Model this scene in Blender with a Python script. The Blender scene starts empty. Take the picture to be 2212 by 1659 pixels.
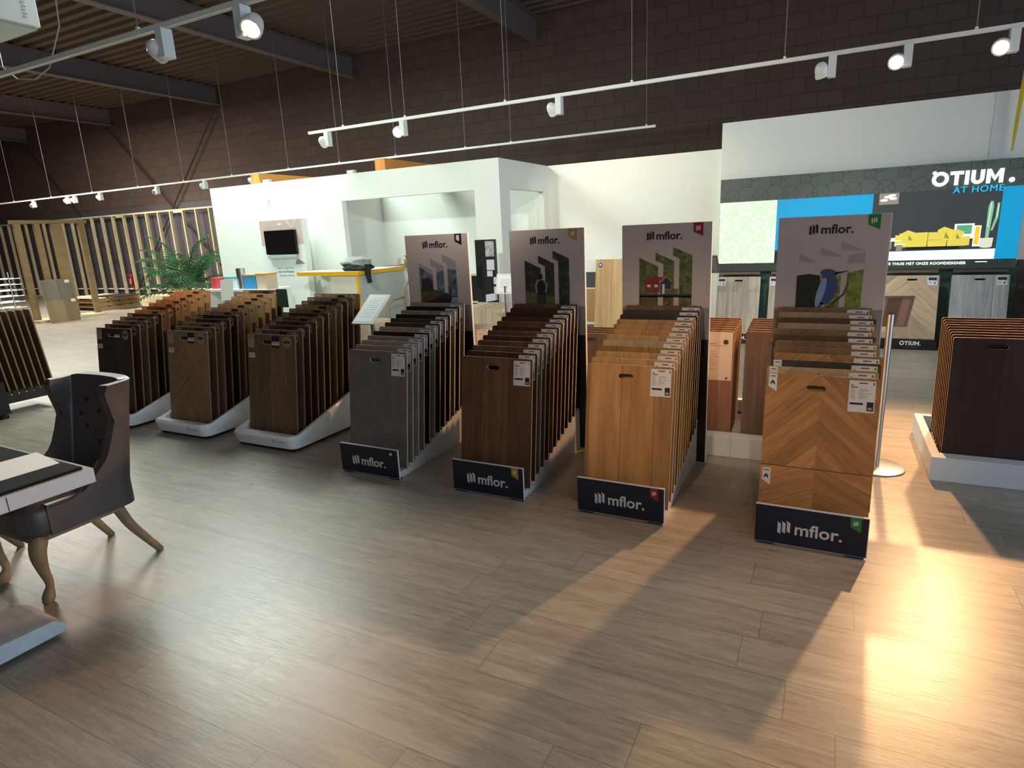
import bpy, bmesh, math, random
from mathutils import Vector, Matrix
random.seed(7)
S = bpy.context.scene
C = S.collection
PI = math.pi

# ------------------------------------------------------------------ camera
cam_d = bpy.data.cameras.new('camera'); cam = bpy.data.objects.new('camera', cam_d); C.objects.link(cam)
S.camera = cam
yaw, pit, rol = 0.479323, 0.242885, -0.0472475
f_ = Vector((-math.sin(yaw)*math.cos(pit), math.cos(yaw)*math.cos(pit), -math.sin(pit)))
r_ = Vector((math.cos(yaw), math.sin(yaw), 0)); u_ = r_.cross(f_)
r2 = r_*math.cos(rol)+u_*math.sin(rol); u2 = -r_*math.sin(rol)+u_*math.cos(rol)
cam.matrix_world = Matrix(((r2.x, u2.x, -f_.x, 0), (r2.y, u2.y, -f_.y, 0), (r2.z, u2.z, -f_.z, 1.6), (0, 0, 0, 1)))
cam_d.sensor_width = 36; cam_d.lens = 36*1332.08/2212; cam_d.clip_start = 0.05; cam_d.clip_end = 200

# ------------------------------------------------------------------ light and exposure
w = bpy.data.worlds.new('world'); S.world = w; w.use_nodes = True
w.node_tree.nodes['Background'].inputs[0].default_value = (0.62, 0.80, 1.0, 1)
w.node_tree.nodes['Background'].inputs[1].default_value = 1.1
S.view_settings.view_transform = 'Standard'; S.view_settings.look = 'None'
S.view_settings.gamma = 1; S.view_settings.use_curve_mapping = False
S.view_settings.exposure = 0.42
WARM = (1.0, 0.50, 0.17); NEUT = (0.90, 1.0, 0.90)
def area_light(name, loc, rot, sx, sy, watts, col):
    l = bpy.data.lights.new(name, 'AREA'); l.shape = 'RECTANGLE'; l.size = sx; l.size_y = sy; l.energy = watts; l.color = col
    o = bpy.data.objects.new(name, l); C.objects.link(o); o.location = loc; o.rotation_euler = rot; return o
# daylight through the shop front on the right-hand side
area_light('shopfront_daylight', (7.6, 1.0, 1.8), (0, PI/2, 0), 3.2, 9, 140, (0.66, 0.82, 1.0))
# roof light over the middle of the hall, plus two added fill lights
area_light('fill_light_front', (-1.0, -1.8, 5.4), (0, 0, 0), 8, 3, 35, (0.93, 0.97, 1.0))  # added overhead fill that lifts the ambient light on the front floor
area_light('roof_light_middle', (-8.9, 6.5, 5.44), (0, 0, 0), 3.2, 2.6, 470, (0.88, 1.0, 0.92))
area_light('fill_light_far', (-18.4, 8.0, 5.44), (0, 0, 0), 4, 3, 620, (1.0, 0.97, 0.88))  # added overhead fill to brighten the far left floor and studs

# ------------------------------------------------------------------ materials
def lin(c):
    if isinstance(c, str): c = tuple(int(c[i:i+2], 16) for i in (0, 2, 4))
    return tuple(((v/255)/12.92 if v/255 <= .04045 else ((v/255+.055)/1.055)**2.4) for v in c)
MC = {}
class NT:
    def __init__(s, m): s.t = m.node_tree; s.n = s.t.nodes; s.l = s.t.links
    def node(s, ty, **k):
        x = s.n.new(ty)
        for a, b in k.items(): setattr(x, a, b)
        return x
    def put(s, sock, v):
        if hasattr(v, 'is_output') or isinstance(v, bpy.types.NodeSocket): s.l.new(v, sock)
        elif v is not None: sock.default_value = v
    def math(s, op, a, b=None, c=None):
        x = s.node('ShaderNodeMath', operation=op); s.put(x.inputs[0], a)
        if b is not None: s.put(x.inputs[1], b)
        if c is not None: s.put(x.inputs[2], c)
        return x.outputs[0]
    def mix(s, f, a, b, mode='MIX'):
        x = s.node('ShaderNodeMix', data_type='RGBA', blend_type=mode)
        s.put(x.inputs[0], f)
        s.put(x.inputs[6], (*a, 1) if isinstance(a, tuple) and len(a) == 3 else a)
        s.put(x.inputs[7], (*b, 1) if isinstance(b, tuple) and len(b) == 3 else b)
        return x.outputs[2]
    def comb(s, x, y, z):
        c = s.node('ShaderNodeCombineXYZ'); s.put(c.inputs[0], x); s.put(c.inputs[1], y); s.put(c.inputs[2], z); return c.outputs[0]
    def noise(s, v, scale, detail=4, rough=.6, dist=0):
        n = s.node('ShaderNodeTexNoise'); s.put(n.inputs['Vector'], v); n.inputs['Scale'].default_value = scale
        n.inputs['Detail'].default_value = detail; n.inputs['Roughness'].default_value = rough; n.inputs['Distortion'].default_value = dist
        return n.outputs[0]
    def white(s, v):
        n = s.node('ShaderNodeTexWhiteNoise', noise_dimensions='3D'); s.put(n.inputs['Vector'], v); return n.outputs[0]
    def ramp(s, f, stops):
        r = s.node('ShaderNodeValToRGB'); s.put(r.inputs[0], f); e = r.color_ramp.elements
        while len(e) < len(stops): e.new(.5)
        for i, (p, c) in enumerate(stops): e[i].position = p; e[i].color = (*c, 1) if len(c) == 3 else c
        return r.outputs[0]
def newmat(name, rough=.5, metal=0, spec=.5):
    m = bpy.data.materials.new(name); m.use_nodes = True
    b = m.node_tree.nodes['Principled BSDF']; b.inputs['Roughness'].default_value = rough; b.inputs['Metallic'].default_value = metal
    b.inputs['Specular IOR Level'].default_value = spec
    return m, b, NT(m)
def plain(name, col, rough=.5, metal=0, var=.06, scale=6, bump=0, spec=.5, bscale=200):
    """painted / printed / moulded surface with slight procedural unevenness"""
    if name in MC: return MC[name]
    m, b, t = newmat(name, rough, metal, spec); c = lin(col)
    tc = t.node('ShaderNodeTexCoord').outputs['Object']
    n = t.noise(tc, scale, 3)
    lo = tuple(x*(1-var) for x in c); hi = tuple(min(1, x*(1+var)) for x in c)
    t.put(b.inputs['Base Color'], t.mix(n, lo, hi))
    if bump:
        bp = t.node('ShaderNodeBump'); bp.inputs['Strength'].default_value = bump; bp.inputs['Distance'].default_value = .002
        t.put(bp.inputs['Height'], t.noise(tc, bscale, 2)); t.put(b.inputs['Normal'], bp.outputs[0])
    MC[name] = m; return m
def emit(name, col, strength):
    if name in MC: return MC[name]
    m, b, t = newmat(name, .4)
    b.inputs['Base Color'].default_value = (*[x*.5 for x in lin(col)], 1)
    b.inputs['Emission Color'].default_value = (*lin(col), 1); b.inputs['Emission Strength'].default_value = strength
    MC[name] = m; return m
def wood(name, base, dark=None, plank=.19, mode='plank', rough=.5, seed=0, contrast=.7, axis='z', split=0):
    """decor board: planks along z (or x), chevron planks, or stone"""
    if name in MC: return MC[name]
    m, b, t = newmat(name, rough, 0, .3); c = lin(base); d = lin(dark) if dark else tuple(x*.55 for x in c)
    tc = t.node('ShaderNodeTexCoord').outputs['Object']
    sp = t.node('ShaderNodeSeparateXYZ'); t.put(sp.inputs[0], tc); X, Y, Z = sp.outputs
    if axis == 'x': X, Z = Z, X
    if axis == 'y': X, Z = X, Y
    if mode == 'stone':
        n = t.noise(tc, 9, 6, .65); n2 = t.noise(tc, 60, 3, .6)
        f = t.math('ADD', t.math('MULTIPLY', n, .8), t.math('MULTIPLY', n2, .2))
        t.put(b.inputs['Base Color'], t.ramp(f, [(.3, d), (.7, c)]))
        MC[name] = m; return m
    if mode == 'chevron':
        ax = t.math('ABSOLUTE', X); side = t.math('GREATER_THAN', X, 0.0)
        k = .95
        slope = t.math('ADD', .45, t.math('MULTIPLY', t.math('GREATER_THAN', Z, split), k-.45)) if split else k
        v = t.math('ADD', Z, t.math('MULTIPLY', ax, slope)); g = t.math('SUBTRACT', ax, t.math('MULTIPLY', Z, slope))
        q = t.math('DIVIDE', v, plank); cell = t.math('FLOOR', q); fr = t.math('FRACT', q)
        rnd = t.white(t.comb(cell, side, seed))
        vec = t.comb(t.math('MULTIPLY', v, 26), t.math('ADD', t.math('MULTIPLY', g, 2.2), t.math('MULTIPLY', rnd, 17)), t.math('MULTIPLY', side, 5))
    else:
        q = t.math('ADD', t.math('DIVIDE', X, plank), .37+seed*.17); cell = t.math('FLOOR', q); fr = t.math('FRACT', q)
        rnd = t.white(t.comb(cell, 3, seed))
        vec = t.comb(t.math('MULTIPLY', X, 26), t.math('ADD', t.math('MULTIPLY', Z, 2.0), t.math('MULTIPLY', rnd, 31)), seed)
    n1 = t.noise(vec, 1.0, 5, .62, .6); n2 = t.noise(vec, 4.0, 3, .6)
    f = t.math('ADD', t.math('MULTIPLY', n1, .75), t.math('MULTIPLY', n2, .25))
    col = t.ramp(f, [(.30, tuple(d[i]*contrast+c[i]*(1-contrast) for i in range(3))), (.62, c)])
    tone = t.math('ADD', .80, t.math('MULTIPLY', rnd, .38))
    col = t.mix(1.0, col, t.comb(tone, tone, tone), 'MULTIPLY')
    joint = t.math('LESS_THAN', t.math('ABSOLUTE', t.math('SUBTRACT', fr, .5)), .488)
    jt = t.math('ADD', .55, t.math('MULTIPLY', joint, .45))
    col = t.mix(1.0, col, t.comb(jt, jt, jt), 'MULTIPLY')
    n3 = t.noise(vec, .30, 3, .5, 1.2); k3 = t.math('ADD', .62, t.math('MULTIPLY', n3, .72))
    col = t.mix(1.0, col, t.comb(k3, k3, k3), 'MULTIPLY')
    t.put(b.inputs['Base Color'], col)
    MC[name] = m; return m
def floor_mat():
    m, b, t = newmat('vinyl_plank_floor', .4, 0, .5)
    tc = t.node('ShaderNodeTexCoord').outputs['Object']
    sp = t.node('ShaderNodeSeparateXYZ'); t.put(sp.inputs[0], tc); X, Y, Z = sp.outputs
    r = t.math('DIVIDE', t.math('SUBTRACT', Y, .086), .2); row = t.math('FLOOR', r); fy = t.math('FRACT', r)
    off = t.math('MULTIPLY', t.white(t.comb(row, 1, 2)), 1.2)
    cx = t.math('DIVIDE', t.math('ADD', X, off), 1.2); col = t.math('FLOOR', cx); fx = t.math('FRACT', cx)
    rnd = t.white(t.comb(row, col, 4))
    vec = t.comb(t.math('ADD', t.math('MULTIPLY', X, 2.2), t.math('MULTIPLY', rnd, 40)), t.math('MULTIPLY', Y, 22), rnd)
    n1 = t.noise(vec, 1.0, 6, .65, .8); n2 = t.noise(vec, 5, 4, .65, .4)
    f = t.math('ADD', t.math('MULTIPLY', n1, .6), t.math('MULTIPLY', n2, .4))
    c = t.ramp(f, [(.32, lin('827869')), (.50, lin('9f9587')), (.68, lin('b5ac9e'))])
    tone = t.math('ADD', .93, t.math('MULTIPLY', rnd, .12))
    jy = t.math('LESS_THAN', t.math('ABSOLUTE', t.math('SUBTRACT', fy, .5)), .491)
    jx = t.math('LESS_THAN', t.math('ABSOLUTE', t.math('SUBTRACT', fx, .5)), .4985)
    j = t.math('ADD', .62, t.math('MULTIPLY', t.math('MULTIPLY', jx, jy), .38))
    k = t.math('MULTIPLY', tone, j)
    t.put(b.inputs['Base Color'], t.mix(1.0, c, t.comb(k, k, k), 'MULTIPLY'))
    t.put(b.inputs['Roughness'], t.math('ADD', .24, t.math('MULTIPLY', n2, .20)))
    bp = t.node('ShaderNodeBump'); bp.inputs['Strength'].default_value = .35; bp.inputs['Distance'].default_value = .003
    t.put(bp.inputs['Height'], t.math('ADD', t.math('MULTIPLY', f, .7), t.math('MULTIPLY', j, .8))); t.put(b.inputs['Normal'], bp.outputs[0])
    return m
def block_mat():
    m, b, t = newmat('painted_block_wall', .75, 0, .25)
    tc = t.node('ShaderNodeTexCoord').outputs['Object']
    sp = t.node('ShaderNodeSeparateXYZ'); t.put(sp.inputs[0], tc)
    br = t.node('ShaderNodeTexBrick'); t.put(br.inputs['Vector'], t.comb(sp.outputs[0], sp.outputs[2], 0))
    br.inputs['Scale'].default_value = 1; br.inputs['Brick Width'].default_value = .42; br.inputs['Row Height'].default_value = .27
    br.inputs['Mortar Size'].default_value = .010; br.inputs['Mortar Smooth'].default_value = .3
    br.inputs['Color1'].default_value = (*lin('5b4a42'), 1); br.inputs['Color2'].default_value = (*lin('54443d'), 1); br.inputs['Mortar'].default_value = (*lin('493b34'), 1)
    t.put(b.inputs['Base Color'], br.outputs[0])
    bp = t.node('ShaderNodeBump'); bp.inputs['Strength'].default_value = .4; bp.inputs['Distance'].default_value = .01
    t.put(bp.inputs['Height'], t.math('SUBTRACT', 1.0, br.outputs[1])); t.put(b.inputs['Normal'], bp.outputs[0])
    return m
def foliage_picture(name, cols, scale, seed=0):
    """printed photo area of leaves / rock / water"""
    if name in MC: return MC[name]
    m, b, t = newmat(name, .5)
    tc = t.node('ShaderNodeTexCoord').outputs['Object']
    mp = t.node('ShaderNodeMapping'); t.put(mp.inputs[0], tc); mp.inputs['Location'].default_value = (seed, seed*2, seed)
    n = t.noise(mp.outputs[0], scale, 5, .7, .3)
    t.put(b.inputs['Base Color'], t.ramp(n, [(.3+.4*i/(len(cols)-1), lin(c)) for i, c in enumerate(cols)]))
    MC[name] = m; return m
white = plain('white_laminate', 'e9ebe8', .45, var=.02)
wallw = plain('white_wall_paint', 'e6ebe5', .6, var=.03, scale=1.2, bump=.2)
offw = plain('off_white_print', 'c4b0a6', .45, var=.02)
greyp = plain('grey_painted_wood', 'a9b3b0', .55, var=.04)
navy = plain('navy_print', '161c2e', .4, var=.03)
black = plain('black_laminate', '121214', .4)
blackm = plain('black_powder_coat', '1a1a1b', .45)
edge = plain('pale_board_edge', 'd8bfa0', .6)
edged = plain('brown_board_edge', '8a7058', .6)
backm = plain('board_back', '2b221d', .7)
gtext = plain('grey_print', '8f8a86', .6)
dtext = plain('dark_print', '2c2b2e', .6)
steel = plain('brushed_steel', 'b9bcc0', .28, metal=1, var=.03)
trackm = plain('white_track', 'e4e5e0', .4, var=.02)
timber = wood('sawn_timber', 'dccaa6', 'b79f78', plank=.5, rough=.7, contrast=.5)
timber_or = wood('orange_timber', 'd8944e', 'a96a30', plank=.5, rough=.7, contrast=.5)
timber_old = wood('old_timber', 'a68a63', '6f5a3e', plank=.5, rough=.8, contrast=.8)

# ------------------------------------------------------------------ mesh builder
class MB:
    def __init__(s): s.v = []; s.f = []; s.m = []; s.smooth = False
    def face(s, idx, m=0): s.f.append(tuple(idx)); s.m.append(m)
    def box(s, x0, x1, y0, y1, z0, z1, m=0):
        b = len(s.v)
        for z in (z0, z1):
            for x, y in ((x0, y0), (x1, y0), (x1, y1), (x0, y1)): s.v.append((x, y, z))
        for q in ((0, 3, 2, 1), (4, 5, 6, 7), (0, 1, 5, 4), (1, 2, 6, 5), (2, 3, 7, 6), (3, 0, 4, 7)): s.face([b+i for i in q], m)
        return s
    def prism(s, pts, y0, y1, m=0, me=None):
        """polygon in xz (counter-clockwise seen from -y), extruded in y"""
        b = len(s.v); n = len(pts)
        for y in (y0, y1):
            for x, z in pts: s.v.append((x, y, z))
        s.face([b+i for i in range(n)], m); s.face([b+n+i for i in reversed(range(n))], me if me is not None else m)
        for i in range(n):
            j = (i+1) % n; s.face([b+i, b+n+i, b+n+j, b+j], me if me is not None else m)
        return s
    def xprism(s, pts, x0, x1, m=0):
        """polygon in yz extruded in x"""
        b = len(s.v); n = len(pts)
        for x in (x0, x1):
            for y, z in pts: s.v.append((x, y, z))
        s.face([b+i for i in reversed(range(n))], m); s.face([b+n+i for i in range(n)], m)
        for i in range(n):
            j = (i+1) % n; s.face([b+i, b+j, b+n+j, b+n+i], m)
        return s
    def tube(s, path, rad, seg=8, m=0, cap=True, sq=0):
        """swept round (or squarish) bar; rad may be one value or one per point"""
        P = [Vector(p) for p in path]; R = rad if isinstance(rad, (list, tuple)) else [rad]*len(P)
        b = len(s.v); ref = None
        for i, p in enumerate(P):
            t = (P[min(i+1, len(P)-1)]-P[max(i-1, 0)]).normalized()
            if ref is None: ref = Vector((0, 0, 1)) if abs(t.z) < .9 else Vector((1, 0, 0))
            a = t.cross(ref).normalized(); c = a.cross(t).normalized(); ref = c
            for k in range(seg):
                th = 2*PI*(k+.5)/seg; ca, sa = math.cos(th), math.sin(th)
                q = 1/max(abs(ca), abs(sa)) if sq else 1
                q = 1+(q-1)*sq
                s.v.append(tuple(p+(a*ca+c*sa)*R[i]*q))
        for i in range(len(P)-1):
            for k in range(seg):
                k2 = (k+1) % seg; s.face([b+i*seg+k, b+i*seg+k2, b+(i+1)*seg+k2, b+(i+1)*seg+k], m)
        if cap:
            s.face([b+k for k in reversed(range(seg))], m); s.face([b+(len(P)-1)*seg+k for k in range(seg)], m)
        return s
    def lathe(s, prof, seg=24, m=0, c=(0, 0, 0)):
        b = len(s.v)
        for r, z in prof:
            for k in range(seg): s.v.append((c[0]+r*math.cos(2*PI*k/seg), c[1]+r*math.sin(2*PI*k/seg), c[2]+z))
        for i in range(len(prof)-1):
            for k in range(seg):
                k2 = (k+1) % seg; s.face([b+i*seg+k, b+i*seg+k2, b+(i+1)*seg+k2, b+(i+1)*seg+k], m)
        s.face([b+k for k in reversed(range(seg))], m); s.face([b+(len(prof)-1)*seg+k for k in range(seg)], m)
        return s
    def mesh(s, name, mats, smooth=False, angle=None):
        me = bpy.data.meshes.new(name); me.from_pydata(s.v, [], s.f)
        for m in (mats if isinstance(mats, (list, tuple)) else [mats]): me.materials.append(m)
        for p, mi in zip(me.polygons, s.m): p.material_index = mi
        if smooth or s.smooth:
            for p in me.polygons: p.use_smooth = True
            if angle: me.set_sharp_from_angle(angle=angle)
        me.validate(); me.update(); return me
def link(name, me, parent=None, loc=(0, 0, 0), rot=(0, 0, 0)):
    o = bpy.data.objects.new(name, me); C.objects.link(o); o.location = loc; o.rotation_euler = rot
    if parent: o.parent = parent
    return o
def part(name, mb, mats, parent, loc=(0, 0, 0), rot=(0, 0, 0), smooth=False, bevel=0, angle=None, label=None):
    me = mb if isinstance(mb, bpy.types.Mesh) else mb.mesh(name, mats, smooth, angle)
    o = link(name, me, parent, loc, rot)
    if bevel:
        b = o.modifiers.new('bevel', 'BEVEL'); b.width = bevel; b.segments = 2; b.limit_method = 'ANGLE'
    if label: o['label'] = label
    return o
def tag(o, label, cat, group=None):
    o['label'] = label; o['category'] = cat
    if group: o['group'] = group
    return o
def thing(name, label, cat, loc=(0, 0, 0), rot=(0, 0, 0), group=None):
    o = bpy.data.objects.new(name, None); o.empty_display_size = .1; C.objects.link(o); o.location = loc; o.rotation_euler = rot
    return tag(o, label, cat, group)
def struct(name, mb, mats, loc=(0, 0, 0), smooth=False):
    o = link(name, mb.mesh(name, mats, smooth), None, loc); o['kind'] = 'structure'; return o
TXT = {}
def text_mesh(body, size, mat, bold=0.0, depth=.001, align='CENTER', space=1.0, base=False):
    """lettering standing in the xz plane, facing -y"""
    key = (body, size, mat.name, bold, align, space, base)
    if key in TXT: return TXT[key]
    c = bpy.data.curves.new('lettering', 'FONT'); c.body = body; c.size = size; c.offset = bold*size; c.extrude = depth/2
    c.align_x = align; c.align_y = 'BOTTOM_BASELINE' if base else 'CENTER'; c.resolution_u = 3; c.space_character = space
    o = bpy.data.objects.new('tmp', c); C.objects.link(o)
    bpy.context.view_layer.update()
    me = bpy.data.meshes.new_from_object(o.evaluated_get(bpy.context.evaluated_depsgraph_get()))
    bpy.data.objects.remove(o); me.transform(Matrix.Rotation(PI/2, 4, 'X')); me.name = 'lettering'
    me.materials.clear(); me.materials.append(mat); TXT[key] = me; return me
def board_mesh(name, w, h, t, face, edgem, backmt, hole=None, corner=.012):
    """board standing on z=0, front at y=0 facing -y, centred in x, with a stadium handle hole (cx, cz, half length, half height)"""
    bm = bmesh.new()
    def loop(pts):
        vs = [bm.verts.new((x, 0, z)) for x, z in pts]
        return [bm.edges.new((vs[i], vs[(i+1) % len(vs)])) for i in range(len(vs))]
    out = [(-w/2, 0), (w/2, 0)]
    for k in range(4): a = PI/2*k/3; out.append((w/2-corner+corner*math.cos(a), h-corner+corner*math.sin(a)))
    for k in range(4): a = PI/2+PI/2*k/3; out.append((-w/2+corner+corner*math.cos(a), h-corner+corner*math.sin(a)))
    es = loop(out)
    if hole:
        cx, cz, hl, hh = hole; pts = []
        for k in range(7): a = -PI/2+PI*k/6; pts.append((cx+hl-hh+hh*math.cos(a), cz+hh*math.sin(a)))
        for k in range(7): a = PI/2+PI*k/6; pts.append((cx-hl+hh+hh*math.cos(a), cz+hh*math.sin(a)))
        es += loop(pts)
    r = bmesh.ops.triangle_fill(bm, edges=es, use_beauty=True)
    faces = [g for g in r['geom'] if isinstance(g, bmesh.types.BMFace)]
    for f in faces:
        f.normal_update()
        if f.normal.y > 0: f.normal_flip()
    ext = bmesh.ops.extrude_face_region(bm, geom=faces, use_keep_orig=True)
    vs = [g for g in ext['geom'] if isinstance(g, bmesh.types.BMVert)]
    for v in vs: v.co.y += t
    bmesh.ops.recalc_face_normals(bm, faces=bm.faces)
    for f in bm.faces:
        f.normal_update()
        f.material_index = 0 if f.normal.y < -.9 else (2 if f.normal.y > .9 else 1)
    me = bpy.data.meshes.new(name); bm.to_mesh(me); bm.free()
    for m in (face, edgem, backmt): me.materials.append(m)
    return me
CC = {}
def flat(mb, x0, x1, z0, z1, y=-.0012, m=0, t=.0006): mb.box(x0, x1, y-t, y, z0, z1, m)
def emblem(mb, x, z, w, y, m=0, h=None):
    """three slanted bars, stepping up to the right, the last two with a small fold"""
    h = h or w*1.25
    for k in range(3):
        a = x+.37*w*k; b_ = a+.26*w; u = z+.07*h*k; t_ = u+.86*h
        q = [(a, u+.10*h), (b_, u), (b_, t_-.10*h), (a, t_)] if k == 0 else [(a, u+.10*h), (b_, u), (b_, t_-.13*h), (a-.06*w, t_+.02*h), (a-.06*w, t_-.05*h), (a, t_-.09*h)]
        mb.prism(q, y-.0012, y, m)
def flag_pts(x, z, w, h): return [(x, z-h*.66), (x+w, z-h), (x+w, z), (x, z)]
def spec_card(kind='grey'):
    """white product card with print, navy square and bar, 12 x 17 cm"""
    if ('card', kind) in CC: return CC[('card', kind)]
    b = MB(); b.box(-.056, .056, -.0012, 0, 0, .152, 0)
    y = -.0012
    flat(b, -.014, .022, .1385, .1435, y, 1); flat(b, .044, .051, .133, .145, y, 4)
    flat(b, -.048, -.036, .128, .132, y, 1); flat(b, -.048, -.018, .119, .123, y, 1)
    random.seed(3)
    for k in range(8):
        z = .110-k*.0065; flat(b, -.048, -.048+.014+random.random()*.010, z, z+.0022, y, 2); flat(b, -.012, -.012+.012+random.random()*.045, z, z+.0022, y, 2)
    flat(b, -.048, .008, .036, .046, y, 3); flat(b, .024, .052, .008, .052, y, 3)
    flat(b, .028, .047, .013, .026, y-.0006, 2)
    fc = {'grey': '23262c', 'gold': 'a8762c', 'red': '8e2330', 'green': '2c6a3c'}[kind]
    me = b.mesh('info_card', [plain('card_paper', 'd9cfc9', .55, var=.02), dtext, gtext, navy, plain('flag_'+kind, fc, .5)])
    CC[('card', kind)] = me; return me

# ================================================================== SETTING
struct('floor', MB().box(-34, 9, -7, 13.4, -.12, 0), floor_mat())
struct('wall_back', MB().box(-34, 9, 13.25, 13.5, 0, 6.1), block_mat())
struct('wall_left', MB().box(-34.2, -34, -7, 13.5, 0, 6.1), block_mat())
struct('wall_front', MB().box(-34, 9, -7.2, -7, 0, 6.1), plain('front_wall_paint', '6a625c', .7))
struct('trim_1', MB().box(-33.9, -9.7, 13.215, 13.25, 0, 2.92), plain('dark_lining', '4a4649', .7, var=.08, scale=2))
# corrugated roof deck
mb = MB(); ys = -6.9; k = 0; prof = []
while ys < 13.2:
    prof += [(ys, 5.94), (ys+.13, 5.94), (ys+.16, 6.02), (ys+.25, 6.02)]; ys += .28
base = len(mb.v)
for x in (-33.9, 9):
    for y, z in prof: mb.v.append((x, y, z))
n = len(prof)
for i in range(n-1): mb.face([i, i+1, n+i+1, n+i])
struct('ceiling', mb, plain('roof_deck_paint', '57473e', .7, var=.1, scale=.6))
struct('ceiling_slab', MB().box(-34, 9, -7, 13.4, 6.03, 6.2), plain('roof_deck_paint', '463a35', .7))
beamm = plain('beam_paint', '6a5e5e', .6, var=.08, scale=2); colm = plain('column_paint', '33292a', .6)
for i, x in enumerate((4.1, -.9, -5.9, -10.93, -15.93, -20.95, -25.95)):
    mb = MB(); mb.box(x-.1, x+.1, -6.9, 13.24, 5.47, 5.49); mb.box(x-.006, x+.006, -6.9, 13.24, 5.49, 5.91); mb.box(x-.1, x+.1, -6.9, 13.24, 5.91, 5.93)
    struct('trim_%d' % (i+2), mb, beamm)
mb = MB()
for (xa, za, xb, zb) in ((-20.9, 5.3, -15.95, .3), (-15.95, 5.3, -20.9, .3), (-25.9, 5.3, -20.95, .3)):
    mb.tube([(xa, 13.10, za), (xb, 13.10, zb)], .025, 6)
struct('trim_20', mb, colm)

# white showroom box, its opening and side opening
mb = MB(); T = .1
mb.box(-9.58, -6.69, 7.55, 7.65, 0, 2.54); mb.box(-6.69, -4.36, 7.55, 7.65, 2.16, 2.54); mb.box(-4.36, -3.97, 7.55, 7.65, 0, 2.54)
struct('wall_showroom_front', mb, wallw)
mb = MB(); mb.box(-4.07, -3.97, 7.65, 7.84, 0, 2.54); mb.box(-4.07, -3.97, 7.84, 8.98, 2.16, 2.54); mb.box(-4.07, -3.97, 8.98, 9.15, 0, 2.54)
struct('wall_showroom_right', mb, wallw)
struct('wall_showroom_inner', MB().box(-7.3, -7.2, 7.65, 9.15, 0, 2.54), wallw)
struct('wall_middle', MB().box(-9.58, -1.39, 9.15, 9.25, 0, 2.54), wallw)
struct('wall_right_display', MB().box(-1.39, 5.5, 9.0, 9.25, 0, 2.84), wallw)
greenwall = None
def pattern_mat(name, bg, line, scale=3.2, em=0, w=.03):
    """overlapping rings and squares line pattern"""
    m, b, t = newmat(name, .5)
    tc = t.node('ShaderNodeTexCoord').outputs['Object']; sp = t.node('ShaderNodeSeparateXYZ'); t.put(sp.inputs[0], tc)
    def lines(ox, oz, kind, r):
        fx = t.math('SUBTRACT', t.math('FRACT', t.math('ADD', t.math('MULTIPLY', sp.outputs[0], scale), ox)), .5)
        fz = t.math('SUBTRACT', t.math('FRACT', t.math('ADD', t.math('MULTIPLY', sp.outputs[2], scale), oz)), .5)
        if kind == 'c': d = t.math('SQRT', t.math('ADD', t.math('MULTIPLY', fx, fx), t.math('MULTIPLY', fz, fz)))
        elif kind == 'd': d = t.math('ADD', t.math('ABSOLUTE', fx), t.math('ABSOLUTE', fz))
        else: d = t.math('MAXIMUM', t.math('ABSOLUTE', fx), t.math('ABSOLUTE', fz))
        return t.math('LESS_THAN', t.math('ABSOLUTE', t.math('SUBTRACT', d, r)), w/2)
    a = lines(0, 0, 'c', .26); c2 = lines(.5, .5, 's', .17); e = lines(.25, .25, 'c', .22); g = lines(.5, 0, 'd', .46)
    f = t.math('MAXIMUM', t.math('MAXIMUM', a, c2), t.math('MAXIMUM', e, g))
    col = t.mix(f, lin(bg), lin(line)); t.put(b.inputs['Base Color'], col)
    if em:
        t.put(b.inputs['Emission Color'], col); b.inputs['Emission Strength'].default_value = em
    return m
struct('trim_30', MB().box(-1.36, 1.9, 8.93, 8.999, 0, .95), pattern_mat('green_pattern_lining', '3b6158', '2c4b45', 3.0))
struct('trim_31', MB().box(1.9, 4.0, 8.95, 8.999, 0, 1.02), plain('brown_lining', '4d443f', .6))

# stud wall in front of the far wall
def stud_row():
    r = thing('stud_wall', 'long row of pale timber studs with top and bottom rails before the dark far wall', 'stud wall', (-17, 13.0, 0))
    part('top_rail', MB().box(-16.5, 1.1, -.03, .03, 2.68, 2.73), timber, r)
    part('bottom_rail', MB().box(-16.5, 1.1, -.03, .03, 0, .045), timber, r)
    me = MB().box(-.024, .024, -.04, .05, .046, 2.679).mesh('stud', timber)
    for k in range(29): link('stud', me, r, (.95-.6*k, 0, 0))
    part('clamp_block', MB().box(-1.25, -.85, -.05, -.032, 2.62, 2.68), timber, r); part('clamp_block', MB().box(-4.2, -3.8, -.05, -.032, 2.62, 2.68), timber, r)
stud_row()
tag(link('skirting_pipe', MB().tube([(-33, 13.17, .27), (-10, 13.17, .27)], .03, 8).mesh('skirting_pipe', trackm)), 'white pipe running low along the dark far wall behind the studs', 'pipe')

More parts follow.
